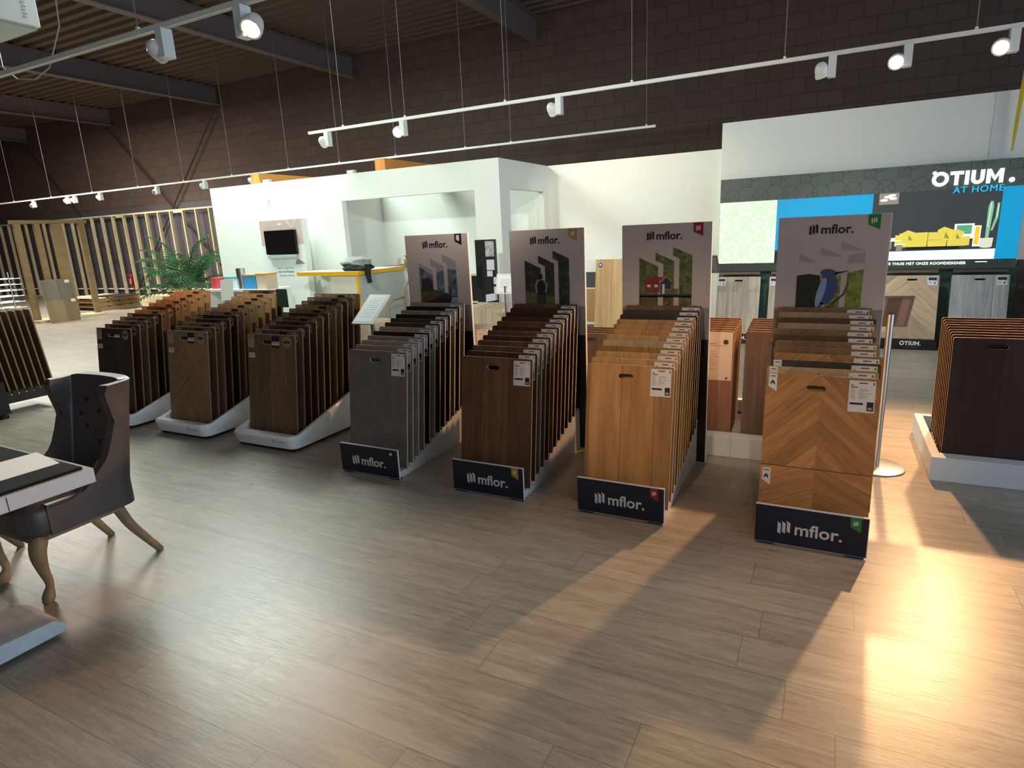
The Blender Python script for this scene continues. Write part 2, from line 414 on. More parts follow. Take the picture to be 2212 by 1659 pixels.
# ================================================================== TRACK LIGHTING
lampw = plain('white_lamp_body', 'dfe3e2', .35, var=.02)
lens_on = emit('lit_lens', 'ffd9a0', 45); lens_dim = plain('lens_glass', '9fa4a6', .15)
def track(x0, x1, y, z, wires, label):
    r = thing('lighting_track', label, 'lighting track', (x0, y, z), group=None)
    L = x1-x0
    mb = MB(); mb.box(0, L, -.018, .018, 0, .032); mb.box(0, L, -.018, -.010, -.004, 0); mb.box(0, L, .010, .018, -.004, 0)
    part('rail', mb, trackm, r)
    for wx in wires:
        if x0 < wx < x1:
            part('suspension_wire', MB().tube([(wx-x0, 0, .05), (wx-x0, 0, 5.93-z)], .0035, 6), plain('wire_grey', '8b8480', .4), r)
            part('wire_clip', MB().box(wx-x0-.012, wx-x0+.012, -.012, .012, .032, .055), trackm, r)
track(-6.9, 4.8, 7.25, 3.10, [-6.25, -5.18, -3.68, -2.1, -.55, 1.0, 2.6], 'long white lighting track hanging above the middle aisle on thin wires')
track(-26, -2.65, 10.5, 3.11, [-24, -22, -20, -18, -16, -14.2, -12.5, -10.7, -9.25, -7.8, -6.2, -5.25, -2.8], 'far white lighting track passing over the white showroom box')
track(-14, 4.8, 3.25, 3.11, [-9.5, -7.0, -4.62, -1, 1], 'nearest lighting track crossing the top left corner')
box_me = MB().box(-.035, .035, -.045, .045, -.195, -.0045).mesh('driver_box', lampw)
ad_me = MB().box(-.05, .03, -.009, .009, -.004, -.0005).mesh('track_adapter', blackm)
head_me = MB().lathe([(.012, -.085), (.03, -.08), (.052, -.055), (.064, -.02), (.066, .02), (.062, .045)], 28).mesh('lamp_head', lampw, smooth=True, angle=math.radians(50))
rim_me = MB().lathe([(.066, .018), (.070, .022), (.070, .05), (.058, .05)], 28).mesh('lamp_rim', lampw, smooth=True, angle=math.radians(40))
ln_on = MB().lathe([(.052, .046), (.055, .051), (.02, .055)], 24).mesh('lens', lens_on)
ln_off = MB().lathe([(.052, .046), (.055, .051), (.02, .055)], 24).mesh('lens', lens_dim)
NSPOT = 0
def spot(x, y, z, aim, label, lit=False, watts=0, col=WARM, size=70, blend=.5, side=-1, group='track spotlights'):
    """driver box hanging under the track with a round head at its side"""
    r = thing('track_spotlight', label, 'spotlight', (x, y, z), group=group)
    link('track_adapter', ad_me, r); link('driver_box', box_me, r)
    hp = Vector((side*.085, 0, -.13)); d = (Vector(aim)-(Vector((x, y, z))+hp)).normalized()
    q = d.to_track_quat('Z', 'Y').to_euler()
    h = link('lamp_head', head_me, r, hp, q); link('lamp_rim', rim_me, h); link('lens', ln_on if lit else ln_off, h)
    if watts:
        l = bpy.data.lights.new('spot', 'SPOT'); l.energy = watts; l.color = col; l.spot_size = math.radians(size); l.spot_blend = blend; l.shadow_soft_size = .05
        lo = bpy.data.objects.new('spot_beam', l); C.objects.link(lo); lo.parent = r
        lo.location = hp+d*.07; lo.rotation_euler = d.to_track_quat('-Z', 'Y').to_euler()
    return r
# middle track
spot(-6.55, 7.25, 3.10, (-6.8, 8.6, 2.2), 'white spotlight nearest the left end of the middle track, turned away', watts=0, side=-1)
spot(-5.22, 7.25, 3.10, (-4.0, 2.0, .3), 'glowing spotlight second from the left end of the middle track', lit=True, watts=45, col=(1, .70, .42), size=95)
spot(-2.97, 7.25, 3.10, (-2.6, 9.2, 1.4), 'white spotlight turned to the wall, third from the left end of the middle track', watts=60, col=(1, .80, .55), size=100)
spot(-.12, 7.25, 3.10, (.7, 8.7, -.3), 'white spotlight turned away, hanging above the corner of the tall right wall', watts=110, col=(.92, .97, 1), size=90, blend=1)
spot(.50, 7.25, 3.10, (-.2, 1.2, 0), 'orange glowing spotlight left of the two lit ones at the top right', lit=True, watts=600, col=(1, .54, .24), size=88)
spot(1.28, 7.25, 3.10, (.1, 1.2, 0), 'glowing spotlight farthest right on the middle track', lit=True, watts=560, col=(1, .57, .28), size=95)
track(-6, 4.8, -1.0, 3.11, [-4, -1, 2], 'lighting track behind the viewpoint')
# nearest track
spot(-4.35, 3.25, 3.11, (-5.2, 7.6, 1.6), 'large white spotlight on the nearest track seen from behind', watts=230, col=NEUT, size=120, side=-1)
spot(-3.55, 3.25, 3.11, (-2.6, .6, .2), 'large glowing spotlight on the nearest track at the top of the picture', lit=True, watts=28, col=WARM, size=75, side=1)
spot(-7.3, 3.25, 3.11, (-6.1, 4.7, .8), 'spotlight on the nearest track aimed at the back of the leftmost sample rack', watts=260, col=WARM, size=50)
spot(-1.9, 3.25, 3.11, (-3.2, 8.2, 1.4), 'spotlight on the nearest track above the picture, aimed at the middle wall', watts=150, col=(1, .97, .86), size=100)
spot(-.55, 3.25, 3.11, (-.75, 2.15, 0), 'spotlight on the nearest track above the picture, aimed at the floor before the cabin rack', watts=36, col=(1, .50, .18), size=56, blend=.5)
spot(.75, 3.25, 3.11, (.75, 2.1, 0), 'spotlight above the picture aimed at the floor right of the kingfisher rack', watts=45, col=(1, .50, .18), size=56, blend=.5)
spot(1.4, 3.25, 3.11, (.9, 9, 2.2), 'spotlight on the nearest track above the picture, aimed at the right wall', watts=24, col=(.9, .95, 1), size=90)
spot(-.9, -1.0, 3.11, (-.93, 3.5, .80), 'spotlight behind the viewpoint aimed at the red cabin rack', watts=210, col=(1, .74, .46), size=21, blend=1)
spot(.5, -1.0, 3.11, (.02, 3.5, .60), 'spotlight behind the viewpoint aimed at the kingfisher rack', watts=120, col=(1, .74, .46), size=21, blend=1)
for k, x in enumerate((-20.95, -19.2, -18.85, -17.65, -15.25, -13.45, -11.8)):
    lb = ['white spotlight at the far left end of the far track', 'left spotlight of the close pair on the far track', 'right spotlight of the close pair on the far track',
          'spotlight just right of the close pair on the far track', 'spotlight on the far track above the palm', 'spotlight on the far track just left of the white box', 'spotlight on the far track over the corner of the white box'][k]
    spot(x, 10.5, 3.11, (x+1, 8 if k in (0, 4) else 13, .5), lb, watts=(150 if k in (1, 3, 4) else 0), col=(1, .94, .84), size=120, group='spotlights on the far track')

# ================================================================== SAMPLE RACKS
D_Y0, D_STEP, D_RISE, LEAN = 3.185, .0705, .0215, .137
def logo(parent, x, z, ew, eh, tx, ts, mat, y):
    mb = MB(); emblem(mb, x, z-.1*eh, ew, y, 0, eh); part('emblem', mb, mat, parent)
    part('lettering', text_mesh('mflor.', ts, mat, bold=.018, depth=.0016, align='LEFT', base=True), mat, parent, (tx, y-.0006, z))
def rack_sign(parent, flagm):
    mb = MB(); mb.box(-.25, .25, 0, .012, 0, .205, 0)
    s = part('front_sign', mb, [plain('sign_edge', 'd8dde2', .4)], parent, (0, 3.095, .010))
    part('sign_face', MB().box(-.2495, .2475, -.001, 0, .002, .2005), navy, s)
    logo(s, -.145, .064, .058, .074, -.070, .089, plain('sign_lettering', 'd6ccc6', .5), -.001)
    mb = MB(); mb.prism(flag_pts(.172, .2005, .045, .075), -.0022, -.001, 0); emblem(mb, .184, .158, .020, -.0022, 1)
    part('corner_flag', mb, [flagm, plain('sign_lettering', 'd6ccc6', .5)], s)
    for x in (-.2, .2): part('foot', MB().box(x-.04, x+.04, .002, .04, -.010, -.0005), blackm, s)
def pic_cols(zb):
    c1 = [(-.173, zb), (-.047, zb), (-.047, 1.330), (-.173, 1.389)]
    c2 = [(-.012, zb), (.058, zb), (.058, 1.362), (-.064, 1.420), (-.064, 1.368), (-.012, 1.344)]
    c3 = [(.091, zb), (.173, zb), (.173, 1.396), (.050, 1.452), (.050, 1.398), (.091, 1.378)]
    return [c1, c2, c3]
def poly(mb, pts, y, m=0, t=.0008): mb.prism(pts, y-t, y, m)
def ell(cx, cz, rx, rz, n=16, rot=0):
    return [(cx+rx*math.cos(2*PI*k/n)*math.cos(rot)-rz*math.sin(2*PI*k/n)*math.sin(rot), cz+rx*math.cos(2*PI*k/n)*math.sin(rot)+rz*math.sin(2*PI*k/n)*math.cos(rot)) for k in range(n)]
def header(parent, kind, flagm):
    y0 = 0
    h = part('header_panel', MB().box(-.29, .29, 0, .022, 0, 1.602), plain('header_edge', 'e8e2dc', .5), parent, (0, 4.11, 0))
    part('printed_face', MB().box(-.2895, .286, -.001, 0, 1.062, 1.600), offw, h)
    part('grey_band', MB().box(-.2895, .286, -.001, 0, .855, 1.0615), plain('header_grey', '8d8683', .5), h)
    part('black_band', MB().box(-.2895, .286, -.001, 0, .002, .8545), black, h)
    logo(h, -.122, 1.502, .046, .062, -.062, .071, navy, -.001)
    mb = MB(); mb.prism(flag_pts(.176, 1.6, .060, .085), -.0022, -.001, 0)
    if kind == 'mountain': mb.prism([(.190, 1.553), (.218, 1.545), (.218, 1.59), (.190, 1.59)], -.0028, -.0022, 1)
    else: emblem(mb, .190, 1.548, .028, -.0022, 1)
    part('corner_flag', mb, [flagm, plain('sign_lettering', 'd6ccc6', .5)], h)
    mb = MB(); y = -.001; Y2 = y-.0009; Y3 = y-.0018; Y4 = y-.0027
    if kind == 'hiker':
        mats = [foliage_picture('forest_photo', ['171a12', '2c2f1f', '3d3f2c', '6d6a50'], 22), foliage_picture('forest_floor_photo', ['3b3a1c', '6b6332', '84794a'], 40, 3),
                plain('backpack_print', '23191b', .6), plain('shirt_print', '8e8684', .6), plain('trouser_print', '3a3830', .6)]
        for c in pic_cols(1.02): poly(mb, c, y, 0)
        poly(mb, [(-.172, 1.02), (-.048, 1.02), (-.048, 1.145), (-.172, 1.165)], Y2, 1); poly(mb, [(-.011, 1.02), (.057, 1.02), (.057, 1.14), (-.011, 1.13)], Y2, 1)
        poly(mb, ell(-.047, 1.272, .015, .020), Y3, 2); poly(mb, [(-.09, 1.15), (-.008, 1.15), (.004, 1.21), (-.014, 1.25), (-.078, 1.25), (-.096, 1.21)], Y3, 3)
        poly(mb, ell(-.045, 1.195, .034, .052), Y4, 2); poly(mb, [(-.078, 1.04), (-.05, 1.04), (-.045, 1.13), (-.038, 1.04), (-.012, 1.04), (-.010, 1.16), (-.08, 1.16)], Y3, 4)
    elif kind == 'cabin':
        mats = [foliage_picture('tree_photo', ['2a2f14', '4b5224', '6e7040', '8c875a'], 24, 1), plain('cabin_red', '8c2b25', .6, var=.2, scale=60), plain('cabin_roof', 'b0705a', .6), plain('cabin_gable', '2a2c48', .6),
                foliage_picture('lake_photo', ['2b2417', '57482d', '8a7850'], 30, 5), plain('cabin_window', 'd8d4cc', .6), foliage_picture('rail_photo', ['3a2b20', '6b5a45', '8d8068'], 60, 2), plain('bank_print', '1f1c18', .6)]
        for c in pic_cols(1.02): poly(mb, c, y, 0)
        for a, b_ in ((-.172, -.048), (-.011, .057), (.092, .172)): poly(mb, [(a, 1.02), (b_, 1.02), (b_, 1.135), (a, 1.135)], Y2, 4)
        poly(mb, [(-.172, 1.128), (.172, 1.128), (.172, 1.150), (-.172, 1.145)], Y2, 7)
        poly(mb, [(-.135, 1.16), (-.035, 1.16), (-.035, 1.225), (-.135, 1.225)], Y3, 1); poly(mb, [(-.135, 1.225), (-.035, 1.222), (.004, 1.262), (-.118, 1.262)], Y3, 1)
        poly(mb, [(-.045, 1.222), (-.03, 1.222), (.012, 1.262), (.042, 1.23), (.046, 1.24), (.006, 1.272), (-.004, 1.266)], Y4, 2)
        poly(mb, [(-.030, 1.15), (.036, 1.15), (.036, 1.225), (.010, 1.255), (-.030, 1.222)], Y3, 3)
        for x in (-.118, -.07): poly(mb, [(x, 1.195), (x+.022, 1.195), (x+.022, 1.212), (x, 1.212)], Y4, 5)
        poly(mb, [(-.018, 1.152), (-.002, 1.152), (-.002, 1.215), (-.018, 1.215)], Y4, 5); poly(mb, [(.0, 1.15), (.085, 1.15), (.085, 1.185), (.0, 1.185)], Y4, 6)
    elif kind == 'kingfisher':
        mats = [plain('pale_grey_print', 'a39b99', .55), plain('faint_print', 'c9bfba', .55), foliage_picture('dark_green_photo', ['121710', '1d2414', '2a3018'], 10, 2), foliage_picture('bright_green_photo', ['39401a', '6a7026', '8d9440', '5f6a2c'], 16, 4),
                plain('bird_blue', '3f4a78', .5, var=.25, scale=90), plain('bird_light_blue', '8ba0bd', .5, var=.2, scale=90), plain('bird_beak', '26282c', .5), plain('bird_rust', '7b4038', .5), plain('twig_print', '3a2c2a', .6)]
        for (x, z, l) in ((-.165, 1.392, .105), (-.053, 1.425, .118), (.052, 1.456, .125)):
            poly(mb, [(x, z-.045), (x+l*.5, z-.055), (x+l, z-.056), (x, z)], y, 0)
        poly(mb, [(.093, 1.33), (.176, 1.33), (.176, 1.395), (.093, 1.375)], y, 0)
        poly(mb, [(-.172, 1.02), (-.05, 1.02), (-.035, 1.14), (-.05, 1.262), (-.11, 1.272), (-.172, 1.262)], Y2, 2)
        poly(mb, [(-.012, 1.02), (.058, 1.02), (.062, 1.262), (.02, 1.262), (-.012, 1.20)], Y2, 3); poly(mb, [(.092, 1.02), (.170, 1.02), (.174, 1.295), (.094, 1.276)], Y2, 3)
        poly(mb, ell(-.005, 1.175, .048, .088, 20, -.30), Y3, 4); poly(mb, ell(-.040, 1.165, .020, .092, 18, -.22), Y4, 5)
        poly(mb, ell(-.004, 1.275, .042, .024, 18, -.10), Y4, 4); poly(mb, [(-.045, 1.255), (.02, 1.268), (.03, 1.262), (-.03, 1.245)], Y4-.0006, 7)
        poly(mb, [(.028, 1.264), (.098, 1.287), (.100, 1.290), (.030, 1.280)], Y4, 6); poly(mb, [(-.085, 1.035), (-.06, 1.03), (-.02, 1.10), (-.05, 1.11)], Y3, 4)
        for a in ([(-.11, 1.03), (-.02, 1.065), (.02, 1.075), (.02, 1.083), (-.03, 1.075), (-.11, 1.04)], [(.025, 1.09), (.085, 1.15), (.104, 1.22), (.098, 1.22), (.078, 1.155), (.02, 1.098)]): poly(mb, a, Y3, 8)
    else:
        mats = [plain('sky_print', '9a9492', .55, var=.12, scale=30), foliage_picture('mountain_photo', ['23283a', '3d4558', '6d7584', 'a5a8b0'], 12, 1), foliage_picture('rock_photo', ['191413', '2a2221', '3d3331'], 18, 2), foliage_picture('turf_photo', ['3a2f1c', '59492c', '6a5a38'], 30, 7),
                plain('water_print', '9c9495', .4), plain('figure_print', '332a33', .6)]
        for c in pic_cols(1.02): poly(mb, c, y, 0)
        poly(mb, [(-.172, 1.14), (-.048, 1.14), (-.048, 1.29), (-.10, 1.315), (-.15, 1.35), (-.172, 1.35)], Y2, 1); poly(mb, [(-.011, 1.14), (.057, 1.14), (.057, 1.33), (-.011, 1.31)], Y2, 1); poly(mb, [(.092, 1.12), (.172, 1.12), (.172, 1.33), (.092, 1.34)], Y2, 1)
        for a, b_ in ((-.011, .057), (.092, .172)): poly(mb, [(a, 1.02), (b_, 1.02), (b_, 1.125), (a, 1.125)], Y2, 4)
        poly(mb, [(-.172, 1.02), (.085, 1.02), (.100, 1.08), (.08, 1.13), (.035, 1.165), (-.048, 1.18), (-.172, 1.18)], Y3, 3)
        poly(mb, [(-.172, 1.02), (.085, 1.02), (.122, 1.12), (.072, 1.155), (-.05, 1.105), (-.172, 1.06)], Y4, 2)
        poly(mb, [(-.160, 1.17), (-.05, 1.17), (-.055, 1.24), (-.09, 1.275), (-.12, 1.26), (-.15, 1.27)], Y4, 5)
    part('poster_picture', mb, mats, h)
def stepped_base(parent, n, hw=.232):
    pts = [(3.12, .001), (4.10, .001), (4.10, .05+D_RISE*n)]
    for k in range(n-1, -1, -1):
        z = .048+D_RISE*k; y = D_Y0+D_STEP*k
        pts += [(y+D_STEP-.012, z), (y-.012, z)]
    pts += [(3.12, .046)]
    part('stepped_base', MB().xprism(pts, -hw, hw), plain('base_side', 'c9c6c4', .55), parent)
BM = {}
def get_board(fin, w, h, t, hole):
    k = (fin, w, h, t, hole)
    if k not in BM: BM[k] = board_mesh('sample_board', w, h, t, *FIN[fin], hole=hole)
    return BM[k]
FIN = {}
def fin(name, base, dark=None, mode='plank', plank=.19, e=None, b=None, seed=0, contrast=.8, rough=.5, split=0):
    FIN[name] = (wood('decor_'+name, base, dark, plank, mode, rough, seed, contrast, split=split), e or edge, b or backm)
fin('stone_grey', '7c6f69', '62574f', 'stone'); fin('stone_taupe', '9a8b7f', '7f7268', 'stone'); fin('stone_sand', 'a89886', '8b7c6c', 'stone'); fin('stone_black', '241f20', '171415', 'stone')
fin('stone_umber', '4a3d36', '352b26', 'stone')
fin('brown_oak', '7b5238', '4a2d1e', seed=1); fin('smoked_oak', '5f3d2a', '38221a', seed=2); fin('dark_walnut', '4e3226', '2f1d16', seed=3); fin('russet_oak', '85542f', '55351f', seed=4)
fin('golden_oak', 'b98552', '84562f', seed=5, contrast=.7); fin('honey_oak', 'c6955f', '946a3c', seed=6); fin('pale_oak', 'd0aa7c', 'a5805a', seed=7); fin('amber_oak', 'a87539', '6d4720', seed=8)
fin('mocha_oak', '7a5c42', '4f3a29', seed=9); fin('charcoal_oak', '2f2627', '1d1718', seed=10); fin('espresso_oak', '3f322e', '28201d', seed=11)
fin('chevron_oak', 'bd8450', '835630', 'chevron', .115, seed=1, split=.33); fin('chevron_oak_light', 'c39a6c', '92704a', 'chevron', .13, seed=2); fin('chevron_brown', '8e6844', '5b3f28', 'chevron', .13, seed=3)
fin('chevron_dark', '5d4026', '38240f', 'chevron', .13, seed=4); fin('chevron_ash', '473a31', '2e251e', 'chevron', .13, seed=5); fin('chevron_sand', 'a98a6b', '80654a', 'chevron', .13, seed=6)
ORD = ['frontmost', 'second', 'third', 'fourth', 'fifth', 'sixth', 'seventh', 'eighth', 'ninth', 'tenth', 'eleventh', 'rearmost']
def ordn(k, n): return 'frontmost' if k == 0 else ('rearmost' if k == n-1 else ORD[k]+' from the front')
def words(f): return f.replace('_', ' ')
navy2 = plain('navy_sticker', '1a1826', .4)
def mflor_rack(xc, kind, flag, fins, desc, jitter=None):
    flagm = plain('rackflag_'+flag, {'grey': '14151c', 'gold': 'b98a35', 'red': '9c1f30', 'green': '2f7a3a' if kind != 'x' else ''}[flag], .45)
    r = thing('sample_rack', 'white and navy flooring sample rack with the %s poster and a %s corner flag' % (desc, {'grey': 'black', 'gold': 'yellow', 'red': 'red', 'green': 'green'}[flag]), 'display rack', (xc, 0, 0))
    stepped_base(r, len(fins)); rack_sign(r, flagm); header(r, kind, flagm)
    for k, fn in enumerate(fins):
        jx = (jitter or [0]*12)[k]
        hole = (-.02, .735, .043, .014)
        me = get_board(fn, .5, .80, .008, hole)
        b = link('sample_board', me, None, (xc+jx, D_Y0+D_STEP*k, .05+D_RISE*k), (-LEAN, 0, 0))
        tag(b, '%s sample board, %s in the rack with the %s poster' % (words(fn), ordn(k, len(fins)), desc), 'sample board', 'sample boards in the %s rack' % desc)
        link('info_card', spec_card(flag), b, (.178, -.0002, .635))
        if flag == 'green' and k in (0, 1, 2):
            mb = MB(); mb.prism([(0, .045), (.04, .02), (.04, .108), (0, .108)], -.0012, 0, 0)
            mb.prism([(.010, .052), (.020, .064), (.030, .052), (.030, .064), (.020, .078), (.010, .064)], -.002, -.0012, 1); flat(mb, .008, .032, .094, .098, -.0012, 1)
            cm = mb.mesh('chevron_tag', [plain('card_paper', 'd9cfc9', .55), navy2])
            link('chevron_tag', cm, b, (-.238, -.0002, .69))
            if k == 0:
                link('chevron_tag', cm, b, (-.240, -.0002, .205))
                part('split_line', MB().box(-.25, .25, -.0008, 0, .328, .331), plain('dark_seam', '2a1a10', .7), b)
    return r
mflor_rack(-2.746, 'mountain', 'grey', ['stone_grey', 'stone_taupe', 'stone_sand', 'stone_taupe', 'stone_black', 'stone_sand', 'stone_umber', 'stone_umber', 'stone_black', 'stone_taupe', 'stone_black', 'stone_sand'], 'mountain')
mflor_rack(-1.813, 'hiker', 'gold', ['brown_oak', 'smoked_oak', 'mocha_oak', 'brown_oak', 'smoked_oak', 'russet_oak', 'smoked_oak', 'brown_oak', 'smoked_oak', 'dark_walnut', 'smoked_oak', 'brown_oak'], 'forest hiker')
mflor_rack(-.965, 'cabin', 'red', ['golden_oak', 'honey_oak', 'honey_oak', 'amber_oak', 'pale_oak', 'honey_oak', 'golden_oak', 'golden_oak', 'golden_oak', 'charcoal_oak', 'espresso_oak', 'mocha_oak'], 'red cabin')
mflor_rack(-.003, 'kingfisher', 'green', ['chevron_oak', 'chevron_oak_light', 'chevron_ash', 'chevron_oak', 'chevron_brown', 'chevron_brown', 'chevron_dark', 'chevron_brown', 'chevron_sand', 'chevron_dark', 'chevron_sand', 'chevron_brown'], 'kingfisher',
           [0, -.004, .008, .018, .006, .008, -.008, -.012, .002, 0, -.006, -.016])

# ---- the three white tray racks
trayw = plain('white_tray', 'eef1f3', .3, var=.02)
def tray(parent, hw=.35, L=1.10, z0=.03, zf=.135, rise=.30):
    def top(y): return zf+(0 if y < .09 else (y-.09)*rise+ .0)
    def loop(hwx, y0, y1, r, ns=5):
        pts = [(hwx, y1)]
        pts = []
        for k in range(ns+1): a = -PI/2-PI/2*k/ns; pts.append((-hwx+r+r*math.cos(a), y0+r+r*math.sin(a)))
        nside = 12
        for k in range(1, nside+1): pts.append((-hwx, y0+r+(y1-y0-r)*k/nside))
        pts.append((hwx, y1))
        for k in range(nside-1, -1, -1): pts.append((hwx, y0+r+(y1-y0-r)*k/nside))
        for k in range(1, ns+1): a = -PI/2*k/ns; pts.append((hwx-r+r*math.cos(a), y0+r+r*math.sin(a)))
        return pts
    mb = MB()
    o1 = loop(hw-.012, .025, L, .07); o2 = loop(hw, 0, L, .08); i1 = loop(hw-.045, .085, L-.02, .03); n = len(o1)
    for x, y in o1: mb.v.append((x, y, z0))
    for x, y in o2: mb.v.append((x, y, top(y)-.022))
    o3 = loop(hw-.012, .014, L-.004, .075)
    for x, y in o3: mb.v.append((x, y, top(y)))
    for x, y in i1: mb.v.append((x, y, top(y)-.006))
    for x, y in i1: mb.v.append((x, y, top(y)-.075))
    for a in range(4):
        for i in range(n):
            j = (i+1) % n; mb.face([a*n+i, (a+1)*n+i, (a+1)*n+j, a*n+j], 0)
    mb.face([i for i in range(n)], 0); mb.face([4*n+i for i in reversed(range(n))], 1)
    o = part('tray', mb, [trayw, blackm], parent, smooth=True, angle=math.radians(35))
    part('plinth', MB().box(-hw+.05, hw-.05, .05, L-.03, .0, .0295), blackm, parent)
    me = text_mesh('Lamett', .030, plain('tray_print', '6b6f70', .5), bold=.01)
    lo = part('lettering', me, None, o, (.21, .008, .088), (.22, 0, 0))
    part('emblem', MB().prism(ell(0, 0, .016, .017, 8), -.001, 0).prism(ell(0, 0, .010, .011, 8), -.0016, -.001, 1), [plain('tray_print', '6b6f70', .5), trayw], o, (.138, .006, .090), (.22, 0, 0))
    return o
fin('w_black_oak', '46382f', '2e241e', e=edged, seed=21); fin('w_brown_oak', '7b6047', '564130', e=edged, seed=22); fin('w_natural_oak', '9b7450', '6f5035', e=edged, seed=23)
fin('w_warm_oak', 'ae8052', '7f5a36', e=edged, seed=24); fin('w_smoked', '5f4431', '3e2b1f', e=edged, seed=25); fin('w_chevron', '9c7a55', '6f553a', 'chevron', .16, e=edged, seed=26)
nm = {'w_black_oak': 'near-black oak', 'w_brown_oak': 'grey-brown oak', 'w_natural_oak': 'natural oak', 'w_warm_oak': 'warm oak', 'w_smoked': 'smoked oak', 'w_chevron': 'herringbone oak'}
lam_tag = MB(); flat(lam_tag, -.042, .042, .0, .042, 0, 0); flat(lam_tag, -.042, .042, -.030, -.002, 0, 1); flat(lam_tag, -.042, .042, -.013, -.009, -.0006, 2); flat(lam_tag, -.042, .042, -.050, -.032, 0, 0)
lam_tag = lam_tag.mesh('navy_tag', [navy2, plain('tag_white', 'cfc6be', .5), plain('tag_red', '8a3038', .5)])
rs = MB(); rs.prism(ell(0, 0, .043, .043, 24), -.001, 0, 0); rs.prism(ell(0, 0, .037, .037, 24), -.0016, -.001, 1); rs.box(-.036, .036, -.0022, -.0016, -.008, .010, 2)
rs = rs.mesh('round_sticker', [plain('sticker_ring', 'b09c86', .5), plain('sticker_face', '8f7a63', .5), plain('sticker_band', '3b2c28', .5)])
ct = MB(); ct.box(-.035, .035, -.001, 0, 0, .10, 0); flat(ct, -.025, .02, .08, .085, -.001, 1); flat(ct, -.025, .01, .07, .073, -.001, 1)
ct = ct.mesh('decor_label', [plain('label_tan', 'a48c74', .5), dtext])
pt = MB(); pt.box(-.035, .035, -.001, 0, 0, .042, 0); flat(pt, -.028, .024, .024, .028, -.001, 1); flat(pt, -.028, .018, .014, .017, -.001, 1)
pt = pt.mesh('price_label', [plain('label_paper', 'cdbfb4', .5), gtext])
def tray_rack(xc, fins, which, desc, y0=3.21):
    r = thing('tray_rack', 'low white tray rack of flooring boards, %s' % which, 'display rack', (xc, y0, 0))
    tray(r)
    for k, fn in enumerate(fins):
        me = get_board(fn, .53, .81, .012, (-.02, .745, .075, .015))
        b = link('sample_board', me, None, (xc+random.uniform(-.006, .006), y0+.135+.079*k, .088+.0237*k), (-.132, 0, 0))
        tag(b, '%s sample board, %s in the %s' % (nm[fn], ordn(k, len(fins)), desc), 'sample board', 'sample boards in the %s' % desc)
        link('navy_tag', lam_tag, b, (.055, -.0003, .755)); link('round_sticker', rs, b, (.160+.02, -.0003, .752)); link('decor_label', ct, b, (-.220, -.0003, .70))
        if k == 0: link('price_label', pt, b, (-.215, -.0003, .615))
    return r
A, B_, N_, W_, K_, V_ = 'w_black_oak', 'w_brown_oak', 'w_natural_oak', 'w_warm_oak', 'w_smoked', 'w_chevron'
tray_rack(-3.94, [B_, B_, K_, K_, B_, K_, N_, N_, K_, B_, N_], 'nearest of the three', 'nearest white tray rack')
tray_rack(-4.93, [V_, B_, N_, K_, A, N_, W_, W_, W_, W_, W_, K_], 'middle of the three', 'middle white tray rack', y0=3.19)
tray_rack(-5.93, [A, K_, N_, B_, A, N_, K_, N_, N_, W_, W_, W_], 'leftmost of the three', 'leftmost white tray rack', y0=3.16)

# ================================================================== TIMBER-CORE RACKS BEHIND
boxw = plain('rack_base_white', 'd3d9de', .45, var=.02)
def box_base(x0, x1, y0, y1, label, h=.15):
    r = thing('board_stand', label, 'display stand', (x0, y0, 0)); L = x1-x0; D = y1-y0
    mb = MB(); mb.box(0, L, 0, .10, 0, h); mb.box(0, .05, .1001, D, 0, h); mb.box(L-.05, L, .1001, D, 0, h); mb.box(.0501, L-.0501, D-.05, D, 0, h)
    part('base_frame', mb, boxw, r, bevel=.003)
    part('base_slot', MB().box(.0505, L-.0505, .1005, D-.0505, 0, h-.10), blackm, r)
    part('base_seam', MB().box(L*.5-.001, L*.5+.001, -.0008, -.0001, 0, h), gtext, r)
    return r
OE = plain('oak_board_edge', 'e0a866', .55); 
fin('o_red_oak', '8b6350', '60402f', e=OE, seed=31); fin('o_grey_oak', '6a564a', '4a3b32', e=OE, seed=32); fin('o_dark', '3c2b27', '2a1c1a', e=OE, seed=33, contrast=.5); fin('o_pale', 'c4b19b', '9a8975', e=plain('pale_ply_edge', 'd9c3a0', .6), seed=34)
fin('o_white', 'b7b5b1', '97938e', e=plain('pale_ply_edge', 'd9c3a0', .6), seed=35)
big = MB(); big.box(-.13, .13, -.001, 0, 0, .34, 0); flat(big, -.11, -.06, .31, .315, -.001, 1); flat(big, -.10, .02, .255, .262, -.001, 1); flat(big, -.10, .09, .24, .245, -.001, 1)
for k in range(8): flat(big, -.11, -.07, .20-.018*k, .205-.018*k, -.001, 1); flat(big, -.02, .01+.01*(k % 3), .20-.018*k, .205-.018*k, -.001, 1)
flat(big, -.11, -.02, .012, .022, -.001, 2); flat(big, .09, .105, .008, .022, -.001, 2); big.prism(ell(.085, .27, .018, .018, 14), -.0018, -.001, 2)
big = big.mesh('product_sheet', [plain('sheet_paper', 'cbb7aa', .5), gtext, dtext])
small = MB(); small.box(-.045, .045, -.001, 0, 0, .13, 0); flat(small, -.03, .02, .10, .105, -.001, 1); small.prism(ell(-.005, .045, .012, .012, 10), -.0018, -.001, 2); small.prism(ell(.028, .045, .009, .009, 10), -.0018, -.001, 3)
small = small.mesh('product_label', [plain('label_cream', 'd8c3b2', .5), gtext, dtext, plain('dot_red', 'a24a40', .5)])
